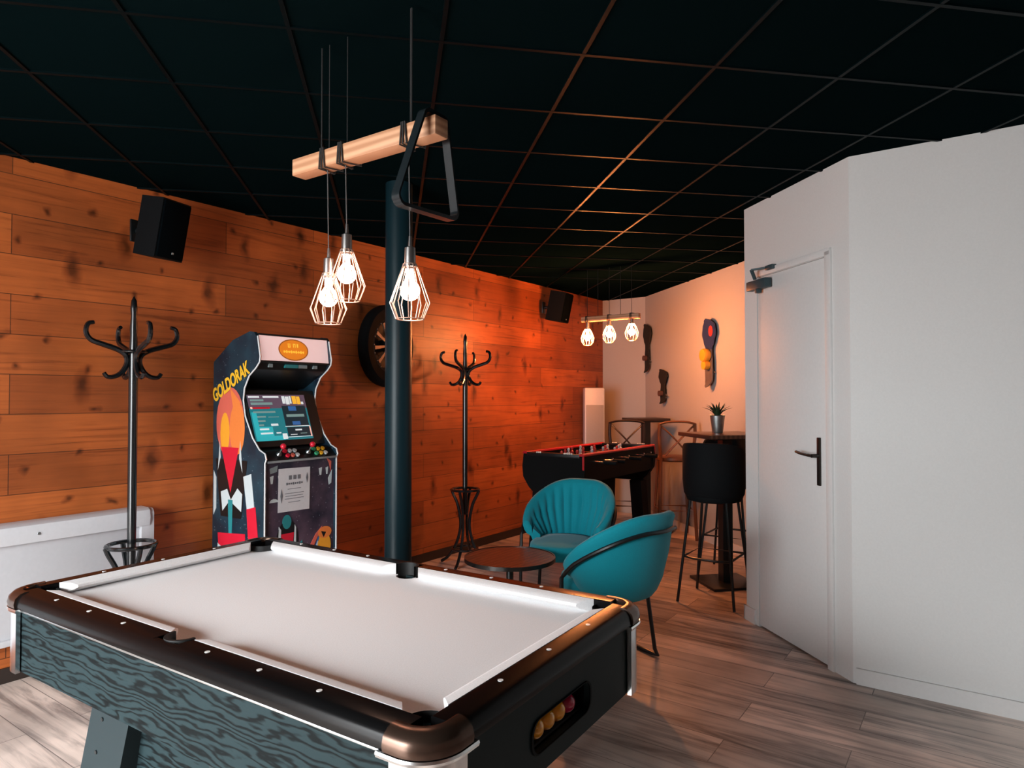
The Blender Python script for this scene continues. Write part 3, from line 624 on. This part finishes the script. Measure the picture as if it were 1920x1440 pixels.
sl = math.atan2(.047, .055)
def ctl(u, v): return Vector((fc(u), -.008+v*.055+.0, 1.0+v*.046))
up = Vector((0, -math.sin(sl), math.cos(sl)))
for u in (.20, .62):
    p = ctl(u, .55); mb = MB(); mb.cyl(p-up*.005, p+up*.012, .018, .012); mb.cyl(p, p+up*.055, .0045); js = mb.build('joystick', M['silver'], am)
    mb = MB(); mb.sphere(p+up*.062, .0165, 16); mb.build('ball_top', M['pred'], js)
for u0, cols in ((.30, ('pred', 'salmon', 'pwhite', 'pred', 'pwhite', 'pwhite')), (.72, ('pgreen', 'pyellow', 'pwhite', 'pgreen', 'pyellow', 'pyellow'))):
    for i, c in enumerate(cols):
        p = ctl(u0+(i % 3)*.068, .30+.5*(i//3)); mb = MB(); mb.cyl(p-up*.004, p+up*.010, .0135, .0125, 14); mb.build('button', M[c], am)
# screen, tilted, with its picture
bz0, bz1 = (.095, 1.065), (.215, 1.385)
ang = math.atan2(bz1[0]-bz0[0], bz1[1]-bz0[1]); SL = math.dist(bz0, bz1)
Ms = Matrix.Translation((xm, bz0[0], bz0[1])) @ Matrix.Rotation(-ang, 4, 'X')      # local x right, z up the screen
mb = MB(); k = MB(); k.box((0, .008, SL/2), (xj-xi, .02, SL)); mb.add(k.bm, Ms); mb.build('screen_bezel', M['arc_black'], am, smooth=0)
SN = ['screen teal', 'screen cyan', 'screen plum', 'screen dark', 'screen white', 'screen red', 'screen blue', 'screen yellow', 'screen grey', 'screen rose']
sw, s0, s1 = .395, .035, .315
mb = MB(); lay[0] = 0
def sc(c, u0, v0, u1, v1):
    lay[0] += 1; mb.mi = SN.index(c); k = MB(); k.mi = mb.mi
    k.box((sw*((u0+u1)/2-.5)-.035, -.0026-.0001*lay[0], s0+(s1-s0)*(v0+v1)/2), (sw*(u1-u0), .001, (s1-s0)*(v1-v0)))
    t = k.bm; mp = {}
    for v in t.verts: mp[v] = mb.bm.verts.new(Ms @ v.co)
    for f in t.faces: mb.face([mp[v] for v in f.verts])
    t.free()
sc('screen teal', 0, 0, 1, 1); sc('screen plum', 0, .70, 1, 1); sc('screen cyan', .02, 0, .32, .30); sc('screen cyan', .02, .30, .10, .62); sc('screen cyan', .3, 0, .5, .10); sc('screen dark', .55, .30, .97, .75); sc('screen blue', .66, .64, .80, .74); sc('screen blue', .68, .32, .82, .40); sc('screen grey', .60, .50, .92, .56)
sc('screen white', .54, .285, .98, .30); sc('screen dark', .56, .07, .97, .27); sc('screen white', .70, .19, .82, .225); sc('screen white', .60, .10, .72, .115); sc('screen grey', .78, .12, .90, .135); sc('screen white', .54, .05, .98, .062); sc('screen rose', .965, .05, .985, .28); sc('screen white', .46, .02, .54, .14)
sc('screen white', .02, .935, .20, .975); sc('screen white', .26, .935, .53, .975); sc('screen grey', .04, .86, .26, .90); sc('screen grey', .04, .78, .40, .83); sc('screen red', .06, .69, .34, .73); sc('screen rose', .02, .69, .05, .735); sc('screen grey', .05, .60, .42, .64)
for i, (a, b) in enumerate(((.10, .24), (.10, .22), (.10, .18), (.10, .25), (.10, .30))): sc('screen grey' if i < 3 else 'screen white', a, .50-i*.09, b, .535-i*.09)
sc('screen white', .30, .315, .42, .36); sc('screen grey', .28, .50, .46, .515); sc('screen white', .36, .145, .44, .17)
sc('screen white', .58, .80, .63, .97); sc('screen white', .64, .78, .70, .96); sc('screen white', .71, .80, .74, .97); sc('screen yellow', .76, .79, .83, .97); sc('screen yellow', .84, .78, .90, .96); sc('screen white', .91, .78, .95, .84)
mb.build('screen', [M[k] for k in SN], am, smooth=0)
# sign box
qy0, qz0, qy1, qz1 = .066, 1.548, .086, 1.700
am_a = math.atan2(qy1-qy0, qz1-qz0); Q = Matrix.Translation((xm, qy0, qz0)) @ Matrix.Rotation(-am_a, 4, 'X'); QL = math.dist((qy0, qz0), (qy1, qz1))
mb = MB(); k = MB(); k.box((0, 0, QL/2), (xj-xi-.004, .01, QL)); mb.add(k.bm, Q); mq = mb.build('lit_sign', M['marquee'], am, smooth=0)
mb = MB()
for i, (rx, rz, d) in enumerate(((.104, .064, .0056), (.096, .057, .0064))):
    mb.mi = i; k = MB(); k.mi = i; k.prism([(x-.012, z+QL*.49) for x, z in arc(0, 0, rx, 0, 360, 36, rz)[:-1]], 'y', -d, -.004); t = k.bm; mp = {}
    for v in t.verts: mp[v] = mb.bm.verts.new(Q @ v.co)
    for f in t.faces: mb.face([mp[v] for v in f.verts])
    t.free()
mb.mi = 2
def mark(x, z, w, h):
    k = MB(); k.mi = 2; k.box((x-.012, -.0066, z+QL*.49), (w, .001, h)); t = k.bm; mp = {}
    for v in t.verts: mp[v] = mb.bm.verts.new(Q @ v.co)
    for f in t.faces: mb.face([mp[v] for v in f.verts])
    t.free()
for x in (-.036, -.024, .0, .012): mark(x, .026, .005, .024)
mark(-.030, .015, .016, .005); mark(.006, .035, .016, .005); mark(.028, .026, .010, .022)
for i in range(9): mark(-.066+i*.0165, -.012, .010, .017 if i % 2 else .013)
mark(0, -.012, .14, .004)
mb.build('sign_oval', [M['marq_rim'], M['marq_or'], M['marq_ye']], mq, smooth=0)
mb = MB()
for z in (0, QL): k = MB(); k.box((0, -.003, z), (xj-xi, .018, .010)); mb.add(k.bm, Q)
mb.build('sign_frame', M['arc_black'], mq)
mb = MB(); mb.prism([(.10, 1.505), (.075, 1.545), (.12, 1.545), (.30, 1.44), (.30, 1.40)], 'x', xi, xj); sg = mb.build('speaker_panel', M['arc_black'], am, smooth=0)
mb = MB(); 
for a, b, c in ((-.16, .025, 'pgrey'), (-.02, .09, 'pteal'), (.06, .06, 'pgrey'), (.15, .03, 'pgrey')):
    mb.mi = ('pgrey', 'pteal').index(c); mb.bar((xm+a-b/2, .083, 1.528), (xm+a+b/2, .083, 1.528), .012, .02)
mb.build('speaker_print', [M['pgrey'], M['pteal']], sg, smooth=0)
# paper notice taped on the machine
pn_ = thing('paper_notice', 'white printed paper sheet taped to the front of the arcade machine', 'notice', (2.24+fc(.40), 3.23+.0095, .82), 0)
mb = MB(); k = MB(); k.box((0, 0, 0), (.215, .0012, .245)); mb.add(k.bm, Matrix.Rotation(R(1), 4, 'Y')); mb.build('sheet', M['paper'], pn_, smooth=0)
mb = MB()
for i in range(3): mb.box((-.028+i*.03, -.0012, .070), (.020, .001, .024))
for i in range(8): mb.box((-.05+i*.0145, -.0012, .035), (.010, .001, .010 if i % 3 else .014))
for zz, w in ((.005, .09), (-.02, .13), (-.035, .12), (-.05, .13), (-.07, .08)): mb.box((0, -.0012, zz), (w, .001, .003))
for x, z, h in ((.088, .06, .06), (-.086, -.03, .08)): mb.prism([(x, z-h/2), (x+.008, z), (x, z+h/2), (x-.008, z)], 'y', -.0017, -.0007)
mb.build('printing', M['ink'], pn_, smooth=0)

# ------------------------------------------------------------------ teal chairs and coffee table
def tub_chair(loc, rz, label):
    t = thing('tub_chair', label, 'armchair', loc, rz, 'teal velvet tub chairs at the round coffee table')     # front faces local -y
    NT = 121; A0 = 118
    def rim(a):                              # rim height by angle from the back
        f = min(1, max(0, abs(a)-14)/(A0-14)); f = f*f*(1.7-.7*f); return .80-.245*f
    def rad(a): f = abs(a)/A0; return .285, .275
    rows = []
    for i in range(NT):
        a = -A0+2*A0*i/(NT-1); c, s = math.cos(R(a)), math.sin(R(a)); h = rim(a); fl = abs(a)/A0
        tuft = .015*abs(math.sin(PI*(i/(NT-1))*16))*min(1, max(0, (1.0-fl)*6))
        ring = []
        def P(r, z): ring.append((r*s*1.02, r*c*(.97 if c > 0 else .82)+.02, z))
        ro = .247; top = .298-.012*fl
        # outside from the base upward, over the roll, then down inside
        P(ro-.055, .375); P(ro-.035, .40); P(ro-.008, .46); P(ro+(top-ro)*.5, .40+(h-.40)*.5); P(top-.004, h-.055); P(top+.006, h-.025); P(top, h-.008); P(top-.016, h); P(top-.036, h-.008); P(top-.050, h-.035)
        P(top-.056-tuft, h-.08); P(top-.062-tuft, .46+(h-.46)*.5); P(ro-.068-tuft, .47); P(ro-.07, .43)
        rows.append(ring)
    mb = MB(); mb.rings(rows); sh_ = mb.build('shell', M['teal'], t, smooth=60)
    mb = MB()                                # seat pad
    out = [(.205*math.cos(R(a)), .20*math.sin(R(a))-.005) if math.sin(R(a)) > 0 else (.215*math.cos(R(a)), .285*math.sin(R(a))-.005) for a in range(0, 360, 8)]
    mb.rings([[(x*k, y*k, z) for x, y in out] for k, z in ((.78, .352), (.93, .362), (.99, .385), (1.0, .41), (.975, .437), (.88, .452), (.5, .456), (.02, .457))]); mb.build('seat_cushion', M['teal'], t, smooth=60)
    # black tube frame: floor, front leg, arm, round the back
    def rp(a, dz, k=1.0):
        c, s = math.cos(R(a)), math.sin(R(a)); h = rim(a); r = (.298-.012*abs(a)/A0+.006)*k; return Vector((r*s*1.02, r*c*(.97 if c > 0 else .82)+.02, h+dz))
    band = [rp(a, -.085) for a in range(-112, 113, 7)]
    mb = MB(); mb.tube(spline(band, 3), .0105, 8); mb.build('frame_band', M['black_metal'], t)
    for sgn in (-1, 1):
        f0 = rp(112*sgn, -.085); fr = Vector((f0.x*1.0, f0.y-.02, .012)); bk = Vector((sgn*.25, .10, .012)); tp = Vector((sgn*.205, .06, .39))
        mb = MB(); P = [f0, f0+Vector((0, -.018, -.02)), fr+Vector((0, -.012, .03)), fr, fr+Vector((0, .03, -.001)), bk+Vector((0, -.03, 0)), bk, bk+Vector((-sgn*.008, -.012, .03)), tp]
        mb.tube(P, .0105, 8); mb.build('leg', M['black_metal'], t)
    return t
tub_chair((3.70, 2.17, 0), -84, 'teal velvet tub chair facing the room, nearest the foosball table')
tub_chair((3.085, 1.545, 0), 168, 'teal velvet tub chair seen from behind, nearest the pool table corner')
ct = thing('coffee_table', 'small round brown coffee table between the two teal chairs', 'table', (3.05, 2.15, 0))
mb = MB(); mb.lathe([(0, .45), (.245, .45), (.245, .467), (0, .467)], n=48); mb.build('table_top', M['brown_top'], ct, smooth=30)
mb = MB(); mb.lathe([(.244, .448), (.252, .448), (.252, .470), (.244, .470), (.244, .448)], n=48, cap=False); mb.build('metal_rim', M['lever'], ct)
mb = MB(); mb.lathe([(0, .012), (.02, .03), (.02, .45), (0, .45)], n=20); mb.build('pedestal', M['black_metal'], ct)
mb = MB(); mb.lathe([(0, 0), (.16, 0), (.16, .008), (.03, .018), (0, .018)], n=36); mb.build('base', M['black_metal'], ct)

# ------------------------------------------------------------------ foosball table
FX, FY, FZ = 5.09, 2.72, .92
fb = thing('foosball_table', 'black foosball table with red edges behind the teal chair', 'foosball table', (FX, FY, 0), 0)
fl_, fw_ = .66, .27
body = [(-fw_, .902), (-fw_-.012, .80), (-fw_-.004, .72), (-fw_+.05, .64), (-fw_+.11, .59), (fw_-.11, .59), (fw_-.05, .64), (fw_+.004, .72), (fw_+.012, .80), (fw_, .902)]
mb = MB()
for s in (-1, 1): mb.prism(body, 'x', s*fl_, s*(fl_-.05))
for s in (-1, 1): mb.box((0, s*(fw_-.012), .803), (2*fl_-.1, .024, .198))
mb.box((0, 0, .70), (2*fl_-.1, 2*fw_-.05, .02)); mb.build('body', M['matt_black'], fb, smooth=25)
mb = MB(); mb.box((0, 0, .765), (2*fl_-.1, 2*fw_-.05, .004)); mb.build('playing_field', M['green_field'], fb)
for s in (-1, 1):
    mb = MB(); mb.prism([(s*(fw_-.035), .902), (s*(fw_+.006), .902), (s*(fw_+.007), .913), (s*(fw_-.002), .92), (s*(fw_-.028), .92), (s*(fw_-.035), .913)], 'x', -fl_-.004, fl_+.004); mb.build('side_edge', M['red'], fb, label='red lacquered top edge')
    mb = MB(); mb.box((s*(fl_-.02), 0, .900), (.05, 2*fw_-.066, .03), bev=.004); en = mb.build('end_edge', M['arc_black'], fb)
    mb = MB()
    for i in range(8): mb.sphere((s*(fl_+.002), -.17+i*.016+(0 if i < 5 else .2), .917), .007, 10)
    mb.build('score_beads', M['sight'], en)
    mb = MB(); mb.box((s*(fl_+.003), -fw_-.001, .85), (.008, .014, .10)); mb.build('corner_strip', M['red'], fb)
for sx in (-1, 1):
    for sy in (-1, 1):
        mb = MB(); mb.rings([[(sx*(x+dx), sy*(y+dy), z) for x, y in ((.50, .10), (.62, .10), (.62, .21), (.50, .21))] for z, dx, dy in ((.60, 0, 0), (.02, .03, .03))]); lg = mb.build('leg', M['matt_black'], fb, smooth=0)
        mb = MB(); mb.lathe([(0, 0), (.035, 0), (.035, .02), (0, .02)], (sx*.59, sy*.185, 0), 14); mb.build('foot', M['black_plastic'], lg)
for i in range(8):
    x = -.525+i*.15; hs = -1 if i in (0, 1, 3, 5) else 1
    mb = MB(); mb.cyl((x, -fw_-.03 if hs > 0 else -fw_-.14, .855), (x, fw_+.14 if hs > 0 else fw_+.03, .855), .007, n=8); rd_ = mb.build('rod', M['chrome'], fb)
    mb = MB(); y0 = hs*(fw_+.10); mb.tube([(x, y0, .855), (x, y0+hs*.02, .855), (x, y0+hs*.07, .855), (x, y0+hs*.11, .855)], [.012, .016, .015, .017], 10); mb.build('handle', M['black_plastic'], rd_)
    for k in range((1, 2, 3, 4, 4, 3, 2, 1)[i]):
        n = (1, 2, 3, 4, 4, 3, 2, 1)[i]; y = (k-(n-1)/2)*.11
        mb = MB(); mb.lathe([(0, .78), (.011, .785), (.009, .81), (.014, .86), (.015, .885), (.007, .893), (.012, .91), (.009, .922), (0, .926)], (x, y, 0), 10); mb.build('player', M['player_red' if i in (0, 1, 3, 5) else 'player_blue'], rd_)

# ------------------------------------------------------------------ bar stools, high tables, plant
def shell_stool(loc, rz, label):
    t = thing('bar_stool', label, 'bar stool', loc, rz, 'black shell bar stools at the near high table')      # back at local -y... front faces +y
    rows = []; A0 = 105
    for i in range(41):
        a = -A0+2*A0*i/40; c, s = math.cos(R(a)), math.sin(R(a)); f = abs(a)/A0; h = 1.05-.07*f*f*f
        ring = []
        for r, z in ((.135, .66), (.175, .675), (.196, .71), (.205, .80), (.205, h-.015), (.198, h), (.185, h), (.178, h-.015), (.175, .80), (.165, .73), (.13, .70)):
            ring.append((r*s, -r*c*(.95 if c > 0 else .9), z))
        rows.append(ring)
    mb = MB(); mb.rings(rows); mb.build('backrest_shell', mat('black shell fabric', (.003, .004, .005), .8, spec=.15), t, smooth=50)
    mb = MB(); mb.rings([[(.185*k*math.cos(R(a)), .185*k*math.sin(R(a))+.005, z) for a in range(0, 360, 10)] for k, z in ((.75, .655), (.95, .665), (1, .69), (.98, .72), (.8, .735), (.02, .737))]); mb.build('seat', M['black_plastic'], t, smooth=50)
    fr = []
    for sx in (-1, 1):
        for sy in (-1, 1):
            mb = MB(); mb.tube([(sx*.12, sy*.12, .665), (sx*.185, sy*.185, .004)], .0095, 8); mb.build('leg', M['black_metal'], t)
    q = .185-.065*(.33/.66)
    ring = [(q*x, q*y, .30) for x, y in ((-1, -1), (-.5, -1.22), (.5, -1.22), (1, -1), (1.0, 1), (-1, 1))]
    mb = MB(); mb.tube(ring, .008, 8, closed=True); mb.build('footrest', M['black_metal'], t)
    return t
s1 = shell_stool((4.455, 1.475, 0), -90, 'black shell bar stool beside the partition corner, its back to the camera')
copy_thing(s1, (5.20, 1.60, 0), 90, 'black shell bar stool on the far side of the near high table')
def high_table(loc, rz, half, h, label, topm, base):
    t = thing('high_table', label, 'high table', loc, rz, 'square high bar tables')
    mb = MB(); mb.box((0, 0, h-.014), (2*half, 2*half, .028), bev=.003); mb.build('table_top', topm, t)
    mb = MB(); mb.box((0, 0, h/2-.01), (.075, .075, h-.035)); mb.build('pedestal', M['black_metal'], t)
    mb = MB(); mb.box((0, 0, .009), (2*base, 2*base, .018), bev=.003); mb.build('base_plate', M['black_metal'], t)
    mb = MB(); mb.box((0, 0, h-.034), (.3, .3, .012)); mb.build('mounting_plate', M['black_metal'], t)
    return t
high_table((4.90, 1.54, 0), 46, .25, 1.085, 'square dark high table with the potted plant, behind the partition', M['brown_top'], .19)
high_table((6.52, 2.87, 0), 46, .19, 1.13, 'square dark high table in the far corner between cross-back stools', M['dark_wood'], .17)
pl = thing('potted_plant', 'small spiky plant in a galvanised bucket on the near high table', 'plant', (4.92, 1.60, 1.085))
mb = MB(); mb.lathe([(.0, 0), (.036, 0), (.038, .004), (.054, .125), (.057, .128), (.054, .131), (.050, .125), (.047, .110), (0, .110)], n=28); mb.build('bucket', M['galv'], pl)
mb = MB(); mb.lathe([(0, .100), (.048, .100), (.048, .113), (0, .116)], n=20); mb.build('soil', M['soil'], pl)
mb = MB(); random.seed(3)
for i in range(16):
    a = i*2.4; sp = .25+.75*(i/16); L = .13-.02*sp
    P = [Vector((.012*math.cos(a), .012*math.sin(a), .112))]+[Vector((math.cos(a)*(.012+sp*.10*u*u+.01*u), math.sin(a)*(.012+sp*.10*u*u+.01*u), .112+L*u*(1-.35*sp*u))) for u in (.25, .5, .75, 1)]
    mb.tube(P, [.008, .0105, .009, .006, .001], 6, flat=.35)
mb.build('leaves', M['leaf'], pl, smooth=60)
def cross_stool(loc, rz, label, cush, wood):
    t = thing('cross_back_stool', label, 'bar stool', loc, rz, 'cross-back bar stools at the far high table')   # back at local -y
    mb = MB(); mb.lathe([(0, .735), (.15, .735), (.172, .75), (.172, .772), (.15, .782), (0, .785)], n=30); mb.build('seat', cush, t)
    for sx in (-1, 1):
        mb = MB(); mb.tube(spline([(sx*.175, -.185, .008), (sx*.160, -.155, .40), (sx*.150, -.150, .76), (sx*.165, -.165, .98), (sx*.160, -.185, 1.10)], 4), .016, 8); mb.build('back_leg', wood, t)
        mb = MB(); mb.tube([(sx*.175, .185, .008), (sx*.125, .13, .745)], [.012, .014], 8); mb.build('leg', wood, t)
        mb = MB(); mb.tube(spline([(sx*.158, -.172, 1.085), (sx*.02, -.200, .95), (-sx*.11, -.165, .80)], 6), .014, 8, flat=.6); mb.build('cross_brace', wood, t)
    mb = MB(); mb.tube(spline([(-.165, -.183, 1.095), (-.08, -.205, 1.115), (.08, -.205, 1.115), (.165, -.183, 1.095)], 6), .022, 8, flat=.5); mb.build('top_rail', wood, t)
    mb = MB(); q = .16
    mb.tube([(q, q, .28), (-q, q, .28), (-q, -q, .28), (q, -q, .28)], .009, 8, closed=True); mb.build('footrest', wood, t)
    return t
cross_stool((6.20, 2.93, 0), -66, 'dark cross-back bar stool with blue seat in front of the far high table', M['bluecush'], M['dark_wood'])
cross_stool((6.20, 2.44, 0), -58, 'brown cross-back bar stool with wooden seat near the rear wall', M['rust_wood'], M['rust_wood'])

# ------------------------------------------------------------------ skateboards on the rear wall
WB = math.degrees(math.atan2(3.17+.795, 7.2-3.50))
def on_back(x): return 3.17-(7.2-x)*(3.965/3.70)
def board(x, z0, z1, wid, m_top, m_low, wheel, label):
    t = thing('skateboard', label, 'skateboard', (x, on_back(x), (z0+z1)/2), WB, 'skateboards hung upright on the rear wall')
    L = z1-z0; n = 40; rr = []
    def wd(u):                               # half width along the board, u 0 bottom to 1 top
        pts = [(0, .0), (.03, .30), (.10, .52), (.22, .55), (.38, .52), (.50, .42), (.56, .42), (.66, .74), (.78, 1.0), (.90, .88), (.97, .50), (1, .0)]
        for (a, p), (b, q) in zip(pts, pts[1:]):
            if a <= u <= b: f = (u-a)/(b-a); f = f*f*(3-2*f); return wid/2*(p+(q-p)*f)
        return 0
    def bend(u): return .035+.03*max(0, (u-.9)/.1)**2+.035*max(0, (.12-u)/.12)**2
    for nm, ua, ub, m in (('deck_nose', .55, 1.0, m_top), ('deck_tail', 0.0, .55, m_low)):
        mb = MB(); rr = []
        for i in range(n//2+1):
            u = ua+(ub-ua)*i/(n//2); w = max(wd(u), .002); b = bend(u); z = (u-.5)*L
            rr.append([(-w, b, z), (w, b, z), (w, b+.012, z), (-w, b+.012, z)])
        mb.rings(rr); mb.build(nm, m, t, smooth=40)
    for u in (.22, .80):
        z = (u-.5)*L; mb = MB(); mb.box((0, .02, z), (.05, .03, .05), bev=.004); mb.cyl((-.07, .022, z), (.07, .022, z), .007); tr = mb.build('truck', M['socket'], t)
    return t
b3 = board(6.14, 1.435, 2.07, .24, M['board_blue'], M['board_grey'], None, 'skateboard with dark blue nose and yellow wheels, nearest the partition')
mb = MB(); mb.prism([(x-.045, z+.20) for x, z in arc(0, 0, .038, 0, 360, 20, .05)[:-1]], 'y', .046, .050); mb.build('nose_print', M['board_red'], b3)
mb = MB(); mb.lathe([(0, 0), (.055, 0), (.062, .012), (.062, .05), (.055, .062), (0, .062)], (0, .05, 0), 24, Matrix.Translation((.0, .0, -.02)) @ Matrix.Rotation(-PI/2, 4, 'X')); mb.lathe([(0, 0), (.042, 0), (.042, .05), (0, .05)], (0, .05, -.11), 24, Matrix.Rotation(-PI/2, 4, 'X')); mb.build('yellow_wheel', M['wheel_yellow'], b3)
for x, z0, z1, w, lab in ((7.10, 1.62, 2.17, .21, 'dark skateboard hung highest, nearest the far corner'), (6.82, 1.275, 1.645, .20, 'short dark skateboard hung lowest between the other two boards')):
    b = board(x, z0, z1, w, M['grip'], M['grip'], None, lab)
    mb = MB(); L = z1-z0; mb.lathe([(0, 0), (.028, 0), (.03, .04), (0, .04)], (0, .05, -.10*L/.5), 18, Matrix.Rotation(-PI/2, 4, 'X')); mb.build('wheel', M['wheel_brown'], b)

# ------------------------------------------------------------------ light, world, camera
sc_ = bpy.context.scene
w = bpy.data.worlds.new('daylight'); sc_.world = w; w.use_nodes = True
bg = w.node_tree.nodes['Background']; bg.inputs['Strength'].default_value = 1
wt = w.node_tree; g_ = N(wt, 'ShaderNodeTexCoord'); sz = N(wt, 'ShaderNodeSeparateXYZ'); wt.links.new(g_.outputs['Generated'], sz.inputs[0])
gr = ramp(wt, [(.0, (.16, .165, .17)), (.5, (.30, .315, .32)), (.56, (.34, .36, .37)), (.70, (.93, .98, 1.0))])       # overcast sky, brighter towards the zenith, street below
mr = N(wt, 'ShaderNodeMapRange'); mr.inputs['From Min'].default_value = -1; mr.inputs['From Max'].default_value = 1; wt.links.new(sz.outputs[2], mr.inputs['Value']); wt.links.new(mr.outputs[0], gr.inputs[0])
sm = N(wt, 'ShaderNodeVectorMath', operation='SCALE'); sm.inputs['Scale'].default_value = 50; wt.links.new(gr.outputs[0], sm.inputs[0]); wt.links.new(sm.outputs[0], bg.inputs['Color'])
for i, (y0, y1) in enumerate(WIN):
    l = bpy.data.lights.new('window portal', 'AREA'); l.shape = 'RECTANGLE'; l.size = y1-y0; l.size_y = WZ[1]-WZ[0]; l.cycles.is_portal = True
    o = bpy.data.objects.new('window_portal', l); COL.objects.link(o); o.location = (X0-.21, (y0+y1)/2, sum(WZ)/2); o.rotation_euler = (R(90), 0, R(-90)); o['kind'] = 'helper'
cam = bpy.data.cameras.new('camera'); cam.sensor_width = 36; cam.lens = 1260/1920*36; cam.clip_start = .05
co = bpy.data.objects.new('camera', cam); COL.objects.link(co); co.location = (0, 0, 1.35); co.rotation_euler = (R(90)+math.atan(24/1260), 0, R(35-90)); sc_.camera = co
sc_.view_settings.view_transform = 'Standard'; sc_.view_settings.look = 'None'; sc_.view_settings.exposure = 0; sc_.view_settings.gamma = 1; sc_.view_settings.use_curve_mapping = False
sc_.cycles.max_bounces = 7; sc_.cycles.diffuse_bounces = 4; sc_.cycles.glossy_bounces = 3; sc_.cycles.caustics_reflective = False; sc_.cycles.caustics_refractive = False
sc_.cycles.sample_clamp_indirect = 6
